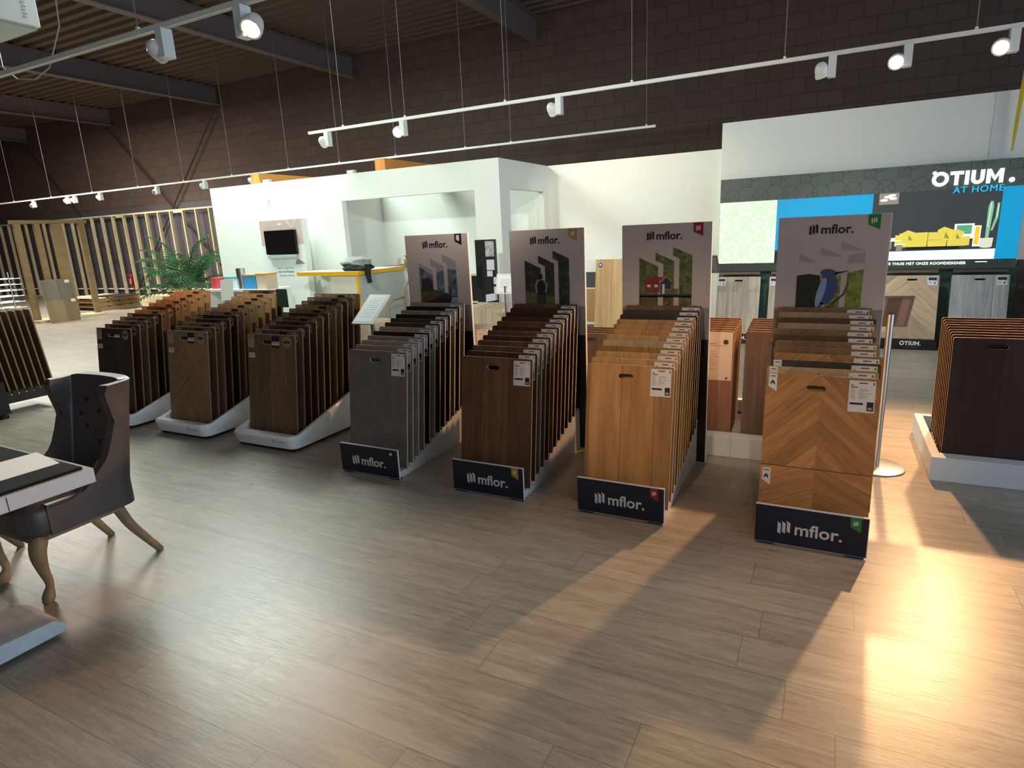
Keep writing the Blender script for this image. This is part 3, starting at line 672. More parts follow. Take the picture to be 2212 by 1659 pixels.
def plain_rack(xr, n, fins_, y0, zt, desc, w=.5, step=.062, rise=.006, card=None, t=.014, dz=0, sides=.095):
    for k in range(n):
        fn = fins_[k % len(fins_)]
        b = link('sample_board', get_board(fn, w, .76, t, (-.03, .71, .055, .013)), None, (xr-w/2, y0+step*k, .052+rise*k+dz), (-sides, 0, 0))
        tag(b, '%s board, %s in the %s' % ({'o_red_oak': 'reddish oak', 'o_grey_oak': 'grey oak', 'o_dark': 'dark brown', 'o_pale': 'pale timber', 'o_white': 'whitewashed'}[fn], ordn(k, n), desc), 'sample board', 'sample boards in the %s' % desc)
        if card == 'big' and k == 0: link('product_sheet', big, b, (w/2-.14, -.0002, .41))
        if card == 'small': link('product_label', small, b, (w/2-.055, -.0002, .62))
box_base(-1.15, .08, 4.27, 5.3, 'white box stand holding two board stacks behind the red cabin and kingfisher racks')
plain_rack(-.56, 7, ['o_red_oak'], 4.385, .9, 'short rack between cabin and kingfisher posters', card='big', dz=.05)
plain_rack(.012, 7, ['o_grey_oak'], 4.385, .9, 'short rack left of the kingfisher poster', dz=.05)
box_base(.628, 1.78, 4.28, 5.25, 'white box stand of the dark boards at the right edge')
plain_rack(1.19, 9, ['o_dark'], 4.39, .9, 'dark rack at the right edge', dz=.05)
box_base(-3.10, -2.46, 4.27, 4.95, 'white box stand behind the forest hiker rack')
plain_rack(-2.53, 4, ['o_white'], 4.39, .9, 'rack behind the hiker poster', card='small')
box_base(-4.25, -3.61, 4.33, 5.1, 'white box stand behind the mountain rack')
plain_rack(-3.68, 5, ['o_pale'], 4.445, .9, 'pale rack behind the mountain rack', card='small', dz=0)
box_base(-1.92, -1.28, 4.27, 5.0, 'white box stand behind the gap right of the forest hiker poster')
plain_rack(-1.35, 4, ['o_grey_oak'], 4.39, .9, 'short rack right of the hiker poster', dz=0)
box_base(-3.66, -2.38, 5.5, 6.4, 'long low white stand of pale timber boards in the middle aisle')
plain_rack(-2.46, 5, ['o_pale'], 5.62, .9, 'wide pale rack in the middle aisle', w=1.1, step=.1)

# ---- info stands on poles
def info_stand(loc, plate_rot, pw, ph, label, back=False, pole_h=1.0, sheet=True):
    r = thing('info_stand', label, 'info stand', loc)
    part('base_plate', MB().lathe([(.16, 0), (.165, .003), (.165, .010), (.155, .013), (.02, .015)], 40), steel if back else plain('stand_white', 'd5d5d0', .4), r, smooth=True, angle=math.radians(40))
    part('pole', MB().lathe([(.019, .015), (.019, pole_h)], 20), steel, r, smooth=True, angle=math.radians(40))
    p = part('display_panel', MB().box(-pw/2, pw/2, 0, .012, -ph/2, ph/2), plain('panel_grey', '6d6669', .5) if back else plain('stand_white', 'd5d5d0', .4), r, (0, 0, pole_h+.02), plate_rot)
    if back:
        part('back_bracket', MB().box(-.035, .035, .013, .02, -ph/2+.01, ph/2-.01), plain('bracket_grey', '504c50', .5), p)
        part('back_panel', MB().box(-pw/2+.02, pw/2-.02, .0122, .0128, -ph/2+.02, ph/2-.02), plain('panel_back_grey', '8c8488', .5), p)
    mb = MB(); mb.box(-pw/2+.02, pw/2-.02, -.001, 0, -ph/2+.02, ph/2-.02, 0)
    for k in range(9): flat(mb, -pw/2+.04, pw/2-.05-.01*(k % 3), ph/2-.05-k*(ph-.1)/9, ph/2-.047-k*(ph-.1)/9, -.001, 1)
    part('sheet', mb, [plain('sheet_white', 'dfe9ee', .35, var=.02), plain('faint_text', 'b5bfc6', .5)], p)
    return r
info_stand((-3.42, 4.08, 0), (math.radians(-52), 0, 0), .222, .342, 'white tilted info panel on a stand between the white tray racks and the mountain rack', pole_h=1.0)
info_stand((.35, 4.40, 0), (math.radians(-50), 0, PI), .20, .33, 'steel info stand with round base seen from behind, right of the kingfisher rack', back=True, pole_h=1.0)
info_stand((-2.72, 5.20, 0), (math.radians(-12), 0, 0), .20, .19, 'white text sheet on a stand left of the forest hiker poster', pole_h=1.10)
info_stand((2.05, 8.1, 0), (math.radians(-20), 0, 0), .36, .30, 'grey framed info panel at the right edge beside the illuminated sign', pole_h=1.02)

info_stand((-1.33, 7.9, 0), (math.radians(-50), 0, PI), .24, .34, 'info stand of which only a panel corner shows right of the cabin poster', back=True, pole_h=1.08)

# ================================================================== ILLUMINATED SIGN WALL (right)
def otium_mesh(name, H, W, mat, depth, dot=False):
    mb = MB(); k = W/.717; h = H; t = .040*k; x = 0
    def ring(x0, w_, a0, a1, n, cz, rz):
        cx = x0+w_/2
        for i in range(n):
            q = []
            for a, f in ((a0+(a1-a0)*i/n, 1), (a0+(a1-a0)*(i+1)/n, 1), (a0+(a1-a0)*(i+1)/n, 0), (a0+(a1-a0)*i/n, 0)):
                rx = w_/2-(0 if f else t); rr = rz-(0 if f else t); q.append((cx+rx*math.cos(a), cz+rr*math.sin(a)))
            mb.prism(q, 0, depth)
    ring(0, .175*k, 0, 2*PI, 36, h/2, h*.53); x = .187*k
    mb.box(x, x+.135*k, 0, depth, h-t, h); mb.box(x+.0675*k-t/2, x+.0675*k+t/2, 0, depth, 0, h-t); x += .153*k
    mb.box(x, x+t, 0, depth, 0, h); x += .062*k
    r_ = .065*k; mb.box(x, x+t, 0, depth, r_, h); mb.box(x+.13*k-t, x+.13*k, 0, depth, r_, h); ring(x, .13*k, PI, 2*PI, 16, r_, r_); x += .152*k
    w_ = .165*k
    mb.prism([(x, 0), (x+t, 0), (x+t, .60*h), (x+w_/2, .16*h), (x+w_-t, .60*h), (x+w_-t, 0), (x+w_, 0), (x+w_, h), (x+w_-t*.95, h), (x+w_/2, .47*h), (x+t*.95, h), (x, h)], 0, depth)
    if dot: mb.prism(ell(x+w_+.035*k, t*.5, t*.5, t*.5, 14), 0, depth)
    return mb.mesh(name, mat)
def light_box():
    r = thing('illuminated_sign', 'long backlit showroom sign with green pattern field, sofa picture and white OTIUM lettering', 'illuminated sign', (0, 8.80, 0))
    part('sign_box', MB().box(-1.355, 1.84, 0, .12, .94, 2.12), plain('sign_case', '1d211f', .5), r)
    part('header_field', MB().box(-1.353, 1.838, -.004, -.0005, 1.83, 2.118), pattern_mat('dark_pattern_lit', '4a514c', '343934', 2.9, .26, .022), r)
    part('lower_field', MB().box(-1.353, 1.838, -.004, -.0005, .942, 1.04), pattern_mat('dark_pattern_low', '2f3a35', '26302c', 4.2, .25), r)
    part('green_field', MB().box(-1.353, -.66, -.006, -.0005, 1.045, 1.829), pattern_mat('green_pattern_lit', 'b4cfae', 'd4f0cf', 2.9, .74, .035), r)
    part('cyan_field', MB().box(-.659, .40, -.005, -.0005, 1.2, 1.829), emit('cyan_lit', '0098cc', .62), r)
    p = part('room_picture', MB().box(.401, 1.64, -.005, -.0005, 1.045, 1.829), emit('charcoal_lit', '33383a', .7), r)
    part('cyan_strip', MB().box(1.641, 1.838, -.005, -.0005, 1.045, 1.829), emit('cyan_lit', '0098cc', .62), r)
    y = -.005
    mats = [emit('pale_floor_lit', 'dceff5', 1.0), emit('sofa_lit', 'c9b94a', .85), emit('sofa_shade_lit', '8f7f2e', .8), emit('white_lit', 'f2fbfa', 1.0), emit('green_art_lit', '4f9a72', .8), emit('orange_art_lit', 'e8b02e', .9),
            emit('cactus_lit', '7fae8c', .8), emit('pot_lit', 'c9cdb8', .8), emit('lamp_beige_lit', '8a7f72', .7), emit('black_lit', '0e0f0f', .5), emit('cactus_light', 'cfe8d6', .9), emit('grid_lit', '9fb8c2', .8)]
    mb = MB()
    def q(pts, m, d=0): mb.prism(pts, y-.0012-d, y-d, m)
    q([(.42, 1.046), (1.638, 1.046), (1.638, 1.16), (.42, 1.15)], 0)
    for k in range(5): q([(.50+.2*k, 1.06), (.505+.2*k, 1.06), (.55+.2*k, 1.14), (.545+.2*k, 1.14)], 11, .0012)
    for z in (1.08, 1.115): q([(.45, z), (1.40, z), (1.40, z+.003), (.45, z+.003)], 11, .0012)
    q([(.78, 1.17), (1.30, 1.17), (1.30, 1.20), (.78, 1.20)], 9, .0012)
    for (a, b_) in ((.74, .98), (.99, 1.17), (1.18, 1.36)): q([(a, 1.20), (b_, 1.20), (b_+.005, 1.27), (a, 1.27)], 1, .0024)
    q([(.73, 1.27), (.985, 1.27), (.985, 1.365), (.70, 1.36)], 1, .0024); q([(.99, 1.27), (1.32, 1.27), (1.30, 1.36), (.99, 1.365)], 2, .0024)
    q([(.99, 1.275), (1.12, 1.275), (1.12, 1.36), (.99, 1.36)], 1, .003)
    q([(.66, 1.21), (.76, 1.21), (.76, 1.34), (.66, 1.34)], 1, .0030)
    q([(1.31, 1.205), (1.39, 1.205), (1.39, 1.31), (1.31, 1.30)], 1, .0034)
    for (cx, cz, s_) in ((.80, 1.32, .075), (1.155, 1.335, .085), (1.265, 1.32, .07)):
        q([(cx-s_, cz-s_*.7), (cx+s_*.6, cz-s_*.8), (cx+s_, cz+s_*.5), (cx-s_*.2, cz+s_), (cx-s_*.9, cz+s_*.6)], 1, .0042); q([(cx-s_*.1, cz-s_*.5), (cx+s_*.5, cz-s_*.6), (cx, cz+s_*.3)], 2, .0054)
    q([(1.235, 1.28), (1.42, 1.28), (1.42, 1.445), (1.235, 1.445)], 3, .0014); q([(1.255, 1.33), (1.40, 1.33), (1.40, 1.43), (1.255, 1.43)], 4, .0026)
    q([(1.42, 1.19), (1.485, 1.19), (1.485, 1.42), (1.42, 1.42)], 3, .0014); q([(1.43, 1.21), (1.475, 1.21), (1.475, 1.41), (1.43, 1.41)], 5, .0026)
    q(ell(1.545, 1.19, .06, .02, 14), 7, .0012); q([(1.488, 1.19), (1.602, 1.19), (1.607, 1.28), (1.483, 1.28)], 7, .0024)
    q([(1.53, 1.28), (1.56, 1.28), (1.575, 1.62), (1.565, 1.68), (1.54, 1.68), (1.525, 1.62)], 6, .0036); q([(1.57, 1.36), (1.59, 1.36), (1.625, 1.50), (1.628, 1.66), (1.605, 1.66), (1.60, 1.50)], 6, .0036)
    q([(1.538, 1.40), (1.544, 1.40), (1.552, 1.66), (1.546, 1.66)], 10, .0048); q([(1.61, 1.50), (1.614, 1.50), (1.618, 1.64), (1.614, 1.64)], 10, .0048)
    q([(.46, 1.70), (.66, 1.70), (.66, 1.828), (.46, 1.828)], 8, .0012)
    for (cx, cz) in ((.51, 1.75), (.545, 1.785), (.60, 1.765), (.59, 1.80)): q(ell(cx, cz, .04, .014, 12), 3, .0024)
    q([(.60, 1.27), (.73, 1.27), (.73, 1.28), (.60, 1.28)], 3, .0030); q([(.60, 1.18), (.63, 1.18), (.63, 1.27), (.60, 1.27)], 8, .0030); q([(.68, 1.16), (.74, 1.16), (.74, 1.23), (.68, 1.23)], 8, .0036); q([(.66, 1.23), (.77, 1.23), (.77, 1.24), (.66, 1.24)], 3, .0036)
    q([(.62, 1.28), (.66, 1.28), (.66, 1.31), (.62, 1.31)], 3, .0030)
    q([(1.47, 1.046), (1.585, 1.046), (1.585, 1.125), (1.47, 1.125)], 3, .0014)
    part('picture_motif', mb, mats, p)
    wl = emit('letter_white_lit', 'f4fffd', 1.3)
    def lett(body, size, mat, x, z, bold, align='LEFT', sp=1.0, sx=1): 
        o = part('lettering', text_mesh(body, size, mat, bold=bold, depth=.012, align=align, space=sp), None, r, (x, -.012, z)); o.scale = (sx, 1, 1); return o
    part('lettering', otium_mesh('lettering', .150, .655, wl, .012), None, r, (.965, -.018, 1.872))
    part('letter_dot', MB().lathe([(.020, 0), (.020, .012)], 16), wl, r, (.985, -.006, 2.018), (PI/2, 0, 0)); part('letter_dot', MB().lathe([(.026, 0), (.026, .012)], 16), wl, r, (1.70, -.006, 1.895), (PI/2, 0, 0))
    lett('AT HOME', .098, emit('letter_cyan_lit', '12a8de', 1.0), 1.178, 1.815, 0, sp=1.12)
    lett('PERFECTE THUIS MET ONZE ROOMDESIGNER', .043, wl, .44, 1.005, 0, sp=1.08)
    part('caption_bar', MB().box(1.47, 1.58, -.006, -.004, 1.012, 1.020), wl, r)
light_box()
struct('trim_32', MB().box(1.5, 1.62, 8.99, 8.999, 2.13, 2.83), plain('wall_paint_cool', 'dcdfe3', .6))
tag(link('yellow_strap', MB().tube([(1.69, 8.92, 2.20), (1.692, 8.90, 2.45), (1.70, 8.86, 2.9), (1.72, 8.80, 3.5), (1.76, 8.7, 5.9)], [.008, .018, .022, .024, .024], 6).mesh('yellow_strap', plain('yellow_webbing', 'c8b312', .6))), 'yellow strap hanging down over the top right corner of the tall right wall', 'strap')
fin('s_greige', 'bdb3a2', '978a79', e=plain('greige_edge', 'b9ad9c', .6), seed=41, contrast=.8); fin('s_chev', 'c2aa8c', '97806a', 'chevron', .30, e=plain('greige_edge', 'b9ad9c', .6), seed=42); fin('s_grey', 'c3c8ca', '8f9496', e=plain('grey_edge', 'c2c8ca', .6), seed=43, plank=.4, contrast=1.0); fin('s_pale', 'b5ab9b', '968a7a', e=plain('greige_edge', 'b9ad9c', .6), seed=44)
tagm = MB(); tagm.box(-.05, .05, -.001, 0, 0, .10, 0); flat(tagm, -.042, .042, .055, .09, -.001, 1); flat(tagm, -.042, -.005, .03, .036, -.001, 2); flat(tagm, -.042, -.012, .02, .025, -.001, 2); flat(tagm, .015, .03, .015, .035, -.001, 1); flat(tagm, .032, .042, .045, .052, -.001, 3)
tagm = tagm.mesh('range_label', [plain('label_white', 'e3e6ec', .45), dtext, gtext, plain('label_red', 'b04050', .5)])
for k, (x, fn, ld) in enumerate(((-1.084, 's_greige', 'greige oak'), (-.43, 's_pale', 'pale oak'), (.225, 's_pale', 'pale oak'), (.88, 's_chev', 'chevron oak'), (1.54, 's_grey', 'grey concrete-look'))):
    r = thing('low_display_stand', 'low black stand below the illuminated sign under the %s' % ['board right of the cabin poster', 'board behind the kingfisher rack, left side', 'board behind the kingfisher rack', 'chevron board', 'grey board at the right'][k], 'display stand', (x, 8.62, 0))
    part('label_band', MB().box(-.285, .285, 0, .30, .0, .125), black, r)
    part('lettering', otium_mesh('lettering', .050, .20, plain('letter_white', 'e4e6e8', .5), .002, True), None, r, (-.08, -.0022, .055))
    part('lettering', text_mesh('AT HOME', .026, plain('letter_grey_blue', '4e6a74', .5), bold=0, align='LEFT'), None, r, (-.01, -.002, .03))
    part('top_strip', MB().box(-.26, .26, .225, .245, .895, .935), plain('strip_brown', '8d7763', .6) if k != 4 else plain('strip_grey', '6a6461', .6), r)
    part('strip_post', MB().box(-.02, .02, .246, .26, .126, .93), blackm, r)
    b = link('sample_board', get_board(fn, .545, .755, .014, (.0 if k != 4 else .0, .705, .052, .011)), None, (x, 8.66, .1265), (-.2, 0, 0))
    tag(b, '%s sample board leaning under the illuminated sign%s' % (ld, ['', ', left of the kingfisher poster', ', hidden behind the kingfisher poster', '', ''][k]), 'sample board', 'boards under the illuminated sign')
    link('range_label', tagm, b, (.205 if k in (3, 4) else -.215, -.0003, .64))
# dark screen board with diagonal batten at the right edge
r = thing('display_screen', 'dark brown display board with a pale diagonal batten at the right edge', 'display board', (2.35, 8.5, 0))
part('board', MB().box(-.32, .6, .05, .08, 0, .98), plain('screen_brown', '5a4a40', .6), r)
part('batten', MB().prism([(-.12, .50), (-.10, .50), (.28, .98), (.20, .98)], .02, .049), timber, r); part('batten', MB().prism([(-.12, .499), (-.10, .499), (-.02, 0), (-.07, 0)], .02, .049), plain('screen_brown', '5a4a40', .6), r)
r = thing('small_light_box', 'narrow dark blue light box with a pale frame at the right edge', 'light box', (2.28, 7.6, 0))
part('frame', MB().box(-.02, .7, 0, .06, 0, .93), plain('frame_pale', 'c6d4d0', .5), r); part('picture', MB().box(.0, .68, -.003, 0, .02, .91), plain('night_blue_print', '18233c', .4, var=.3, scale=5), r)

# ================================================================== AROUND THE WHITE SHOWROOM BOX
for (x, nm_) in ((-8.62, 'left'), (-6.02, 'right')):
    tag(link('roof_timber', MB().box(x-.09, x+.09, 7.7, 9.12, 2.541, 2.72).mesh('roof_timber', timber_or)), 'orange-brown timber beam lying on top of the white box, the %s one' % nm_, 'timber beam', 'timbers on the white box')
for (x, nm_) in ((-8.25, 'left'), (-6.48, 'right')):
    r = thing('socket_box', 'small grey electrical box on the top edge of the white box, the %s one' % nm_, 'socket', (x, 7.6, 2.541)); part('housing', MB().box(-.07, .07, -.03, .03, 0, .05), greyp, r); part('socket_face', MB().box(-.05, .05, -.033, -.0305, .008, .042), trackm, r)
tag(link('power_cable', MB().tube([(-8.35, 7.545, 2.56), (-8.33, 7.54, 2.50), (-8.29, 7.54, 2.38), (-8.21, 7.54, 2.28), (-8.22, 7.54, 2.18), (-8.19, 7.54, 2.08), (-8.10, 7.50, 1.98), (-8.02, 7.45, 1.94)], .007, 6).mesh('power_cable', plain('cable_white', 'c9ccd0', .5))), 'white cable running down the white wall to the video panel', 'cable')
r = thing('video_panel', 'freestanding white and pink panel with a switched-off screen before the white wall', 'display panel', (-7.77, 7.30, 0))
part('panel_body', MB().box(-.455, .455, 0, .12, 0, 1.938), wallw, r)
part('pink_field', MB().box(-.454, .454, -.002, -.0002, 1.555, 1.936), plain('pink_print', 'cdb7b0', .5, var=.03), r)
mb = MB(); mb.box(-.33, .33, -.05, -.003, 1.41, 1.78); s_ = part('screen', mb, plain('screen_bezel', '0c0a0b', .25), r, bevel=.004); part('screen_glass', MB().box(-.32, .32, -.0515, -.0505, 1.425, 1.77), plain('dark_glass', '171012', .12), s_)
part('sound_bar', MB().box(-.30, .32, -.06, -.003, 1.345, 1.400), greyp, r, bevel=.006)
mb = MB()
for a, b_ in (((.13, 1.935), (.245, 1.80)), ((.245, 1.80), (.345, 1.935))): mb.prism([(a[0]-.008, a[1]), (b_[0]-.008, b_[1]), (b_[0]+.008, b_[1]), (a[0]+.008, a[1])] if a[1] > b_[1] else [(a[0]-.008, a[1]), (a[0]+.008, a[1]), (b_[0]+.008, b_[1]), (b_[0]-.008, b_[1])], -.004, -.002)
mb.box(-.055, .02, -.004, -.002, 1.852, 1.884); part('white_mark', mb, trackm, r)
mb = MB(); mb.prism([(.23, 1.245), (.43, 1.255), (.43, 1.262), (.29, 1.335), (.25, 1.30)], -.002, -.0003); part('sketch_mark', mb, gtext, r)
part('lettering', text_mesh('Laat je inspireren', .050, gtext, align='RIGHT'), None, r, (.175, -.001, 1.195)); part('lettering', text_mesh('door de Ambiant', .050, dtext, align='RIGHT', bold=.004), None, r, (.175, -.001, 1.135)); part('lettering', text_mesh('vloeren collectie', .050, gtext, align='RIGHT', bold=.004), None, r, (.175, -.001, 1.075))

yel = plain('yellow_edge', 'e0a818', .45)
r = thing('reception_counter', 'white reception counter with yellow edging reaching into the opening of the white box', 'counter', (-5.93, 6.85, 0))
part('counter_body', MB().box(-.52, 0, .02, 1.08, 0, 1.09), plain('counter_cream', 'c9cdbb', .55, var=.03), r)
part('side_panel', MB().box(.0002, .012, .05, 1.07, 0, 1.088), greyp, r)
part('yellow_edge', MB().box(-1.14, .014, -.012, -.0005, 1.095, 1.15), yel, r); part('yellow_edge', MB().box(.0145, .026, -.012, 1.09, 1.095, 1.15), yel, r); part('yellow_edge', MB().box(-.03, .014, .0, .018, .0, 1.0945), yel, r)
part('worktop', MB().box(-1.14, .014, 0, .40, 1.0955, 1.15), trackm, r); part('worktop', MB().box(-.53, .014, .4005, 1.09, 1.0955, 1.15), trackm, r)
part('bracket', MB().xprism([(.06, 1.09), (.36, 1.09), (.36, 1.06), (.10, .93), (.06, .93)], -.75, -.73), white, r)
# coat, bowl, bottle on the counter
def lump(name, loc, rx, ry, rz, mat, amp=.02, freq=9, seed=0, seg=(28, 16)):
    mb = MB(); n, m = seg
    from mathutils import noise
    for i in range(m+1):
        th = PI*i/m
        for k in range(n):
            ph = 2*PI*k/n; v = Vector((math.sin(th)*math.cos(ph), math.sin(th)*math.sin(ph), math.cos(th)))
            d = 1+noise.noise(v*freq*.3+Vector((seed, 0, 0)))*amp*8
            z = v.z*rz*d; z = max(z, -rz*.55)
            mb.v.append((v.x*rx*d, v.y*ry*d, z+rz*.55))
    for i in range(m):
        for k in range(n): k2 = (k+1) % n; mb.face([i*n+k, (i+1)*n+k, (i+1)*n+k2, i*n+k2])
    o = link(name, mb.mesh(name, mat, smooth=True), None, loc); return o
c = thing('folded_jacket', 'grey and black jacket lying crumpled on the counter with a sleeve hanging down', 'jacket', (-6.12, 7.08, 1.151))
o = lump('grey_lining', (.0, 0, .055), .24, .15, .085, plain('jacket_grey', '8d948e', .8, var=.3, scale=30), .05, 9, 1); o.parent = c
o = lump('black_body', (.03, -.02, .0), .25, .17, .075, plain('jacket_black', '17181a', .8, bump=.3, bscale=120), .035, 8, 4); o.parent = c
part('sleeve', MB().tube([(.10, .0, .04), (.17, -.02, .05), (.235, -.05, .035), (.26, -.08, -.05), (.275, -.08, -.13), (.285, -.085, -.17)], [.05, .055, .05, .04, .034, .036], 10), plain('jacket_black', '17181a', .8, bump=.3), c, smooth=True)
r = thing('back_cabinet', 'low cabinet with a brown top inside the opening of the white box', 'cabinet', (-5.85, 8.05, 0)); part('cabinet_body', MB().box(-.55, .22, 0, .5, 0, 1.12), white, r); part('cabinet_top', MB().box(-.56, .24, -.02, .52, 1.121, 1.15), timber_old, r); part('corner_post', MB().box(.221, .27, -.02, .03, 0, 1.12), timber_old, r)
tag(link('white_tub', MB().lathe([(.07, 0), (.085, .10), (.088, .115), (.08, .115), (.06, .01)], 24).mesh('white_tub', plain('tub_white', 'e0e3e0', .4), smooth=True, angle=.6), None, (-6.27, 8.2, 1.1505)), 'white plastic tub on the cabinet inside the white box', 'tub')
r = thing('pump_bottle', 'clear pump bottle half filled with amber liquid beside the white tub', 'bottle', (-6.06, 8.2, 1.1505)); part('bottle_body', MB().lathe([(.035, 0), (.035, .08), (.03, .09), (.012, .10)], 16), plain('amber_liquid', '9a7a3c', .2), r, smooth=True, angle=.6); part('pump', MB().tube([(0, 0, .10), (0, 0, .14), (-.03, 0, .142)], .007, 6), dtext, r)

# rattan chair beside the counter
r = thing('rattan_chair', 'light rattan armchair just behind the left edge of the mountain poster', 'chair', (-5.42, 7.3, 0)); rat = plain('rattan', '9a7f5e', .7, var=.2, scale=60)
part('seat', MB().box(-.22, .22, -.2, .2, .40, .45), plain('cushion_white', 'd9d9d2', .8), r, bevel=.02)
part('back_frame', MB().tube([(-.22, .2, .45), (-.23, .24, .85), (-.12, .27, 1.0), (.12, .27, 1.0), (.23, .24, .85), (.22, .2, .45)], .018, 8), rat, r, smooth=True)
for sx in (-1, 1):
    part('armrest', MB().tube([(sx*.23, .23, .72), (sx*.27, 0, .70), (sx*.23, -.2, .62), (sx*.2, -.2, .44)], .016, 8), rat, r, smooth=True)
    for sy in (-1, 1): part('leg', MB().tube([(sx*.19, sy*.17, .40), (sx*.22, sy*.2, 0)], .016, 8), rat, r, smooth=True)
for k in range(5): part('spindle', MB().tube([(-.14+.07*k, .205, .45), (-.14+.07*k, .262, .98)], .008, 6), rat, r)

# black sample tower, cabinet, coat and card rack
r = thing('sample_tower', 'tall black display column with grey and white sample tiles between the mountain and hiker posters', 'display column', (-3.93, 7.0, 0))
part('column', MB().box(-.15, .13, 0, .06, 0, 1.51), black, r)
part('room_photo', MB().box(-.0, .125, -.003, 0, 1.30, 1.49), foliage_picture('grey_room_photo', ['4a474b', '8b878c', 'b9b4b6', '9a7f78'], 9, 3), r)
tw = plain('tile_white', 'c8cbd6', .4, var=.03); tb = plain('tile_blue_white', 'bccad6', .4, var=.03)
for (x0, x1, z0, z1) in ((.01, .12, 1.13, 1.26), (.01, .09, 1.05, 1.12), (.10, .14, .95, 1.04), (.10, .14, .84, .92)): part('sample_tile', MB().box(x0, x1, -.004, 0, z0, z1), tw, r)
for k, z in enumerate((.73, .61, .47, .33, .18)):
    mb = MB(); mb.prism([(0, z), (.14, z+.02), (.14, z+.11), (0, z+.09)], -.05, -.001); part('sample_tile', mb, tw if k < 2 else tb, r)
r = thing('card_rack', 'small wire rack of white cards left of the black sample column', 'card rack', (-4.12, 6.7, 0)); wirem = plain('wire_black', '2a2b2c', .4)
for x in (-.09, .09): part('wire_upright', MB().tube([(x, .02, 0), (x, .02, 1.33)], .006, 6), wirem, r)
for z in (1.10, 1.17, 1.24): part('wire_shelf', MB().box(-.09, .09, -.05, .02, z-.006, z), wirem, r)
for (z, h) in ((1.10, .055), (1.17, .055), (1.24, .09)): part('card', MB().box(-.075, .075, -.035, -.02, z+.0005, z+h), trackm, r)
part('wire_foot', MB().box(-.12, .12, -.1, .1, 0, .012), wirem, r)
r = thing('dark_cabinet', 'black open cabinet with a pale gold frame behind the right edge of the mountain poster', 'cabinet', (-4.50, 7.9, 0)); gold = plain('pale_gold', 'cfc79a', .45)
part('cabinet_body', MB().box(-.22, .22, .02, .4, .01, .99), black, r)
for (x0, x1, z0, z1) in ((-.24, .24, .99, 1.02), (-.24, .24, 0, .03), (-.24, -.22, .031, .989), (.22, .24, .031, .989)): part('frame_bar', MB().box(x0, x1, 0, .05, z0, z1), gold, r)
part('shelf', MB().box(-.22, .22, -.04, .018, .60, .62), gold, r)
tag(link('wicker_basket', MB().lathe([(.10, 0), (.13, .08), (.12, .16), (.10, .16), (.09, .02)], 20).mesh('wicker_basket', rat, smooth=True, angle=.6), None, (-4.50, 8.1, 1.0205)), 'brown wicker basket on the black cabinet', 'basket')
r = thing('coat_hook_rail', 'short rail on the back wall carrying a dark green coat', 'coat rail', (-4.75, 9.14, 1.55)); part('rail', MB().box(-.15, .35, -.02, 0, 0, .03), steel, r)
mb = MB(); mb.tube([(.05, -.06, .0), (.04, -.07, -.12), (.05, -.08, -.3), (.06, -.08, -.48)], [.05, .10, .12, .13], 12); o = tag(link('green_coat', mb.mesh('green_coat', plain('coat_green', '34483c', .8, var=.3, scale=20), smooth=True), None, (-4.75, 9.14, 1.54)), 'dark green coat hanging on the back wall right of the mountain poster', 'coat')

# oak panel leaning on the middle wall
r = thing('leaning_display', 'white low display wall with dark bands behind the oak panel', 'display board', (-2.9, 8.9, 0))
part('panel', MB().box(-.40, .60, 0, .05, 0, 1.13), white, r); part('dark_band', MB().box(-.40, .60, -.003, 0, .72, .95), plain('band_grey', '45464a', .6), r); part('dark_band', MB().box(-.40, .60, -.25, -.0035, 0, .16), plain('band_grey', '45464a', .6), r); part('tan_field', MB().box(-.40, -.2, -.003, 0, .2, .70), plain('tan_print', 'b08d5c', .6), r)
fin('l_oak', 'dcb88a', 'b48b5a', e=plain('oak_edge_light', 'e0c39a', .6), seed=51, plank=.16, contrast=.7)
b = link('leaning_oak_panel', board_mesh('leaning_oak_panel', .52, .985, .014, *FIN['l_oak']), None, (-2.82, 8.66, .161), (-.13, 0, 0)); tag(b, 'light oak floor panel leaning between the hiker and cabin posters with a round badge', 'floor panel')
part('badge', MB().prism(ell(-.19, .90, .036, .036, 20), -.0012, 0, 0).prism([(-.205, .895), (-.175, .895), (-.175, .908), (-.19, .92), (-.205, .908)], -.002, -.0012, 1), [plain('badge_dark', '5a5a56', .5), trackm], b); part('sheet', MB().box(.10, .22, -.001, 0, .74, .93), plain('sheet_beige', 'c0a890', .5), b)

# brochure desk left of the video panel
r = thing('brochure_desk', 'white brochure desk in front of the left end of the white wall', 'desk', (-8.1, 6.5, 0))
part('desk_top', MB().box(-.62, .70, 0, .5, .90, .93), white, r); part('desk_side', MB().box(-.62, -.59, 0, .5, 0, .899), white, r); part('desk_side', MB().box(.67, .70, 0, .5, 0, .899), white, r); part('desk_back', MB().box(-.589, .669, .45, .48, .1, .899), greyp, r)
def box_thing(nm2, lb, ct2, x0, x1, y0, y1, z0, z1, mat, lid=None):
    cx = (x0+x1)/2; t_ = thing(nm2, lb, ct2, (cx, y0, z0)); part('box_body', MB().box(x0-cx, x1-cx, 0, y1-y0, 0, z1-z0), mat, t_, bevel=.003)
    if lid: part('lid', MB().box(x0-cx-.006, x1-cx+.006, -.006, y1-y0+.006, z1-z0+.0005, z1-z0+.02), lid, t_)
    return t_
box_thing('red_binder', 'red folder standing at the left end of the brochure desk', 'folder', -8.68, -8.56, 6.6, 6.85, .931, 1.10, plain('folder_red', 'c9484c', .5))
box_thing('teal_box', 'clear box with a teal lid on the brochure desk', 'box', -8.50, -8.02, 6.70, 6.95, .931, 1.085, plain('box_pale', 'b8ccd2', .4), plain('lid_teal', '3f9f93', .4))
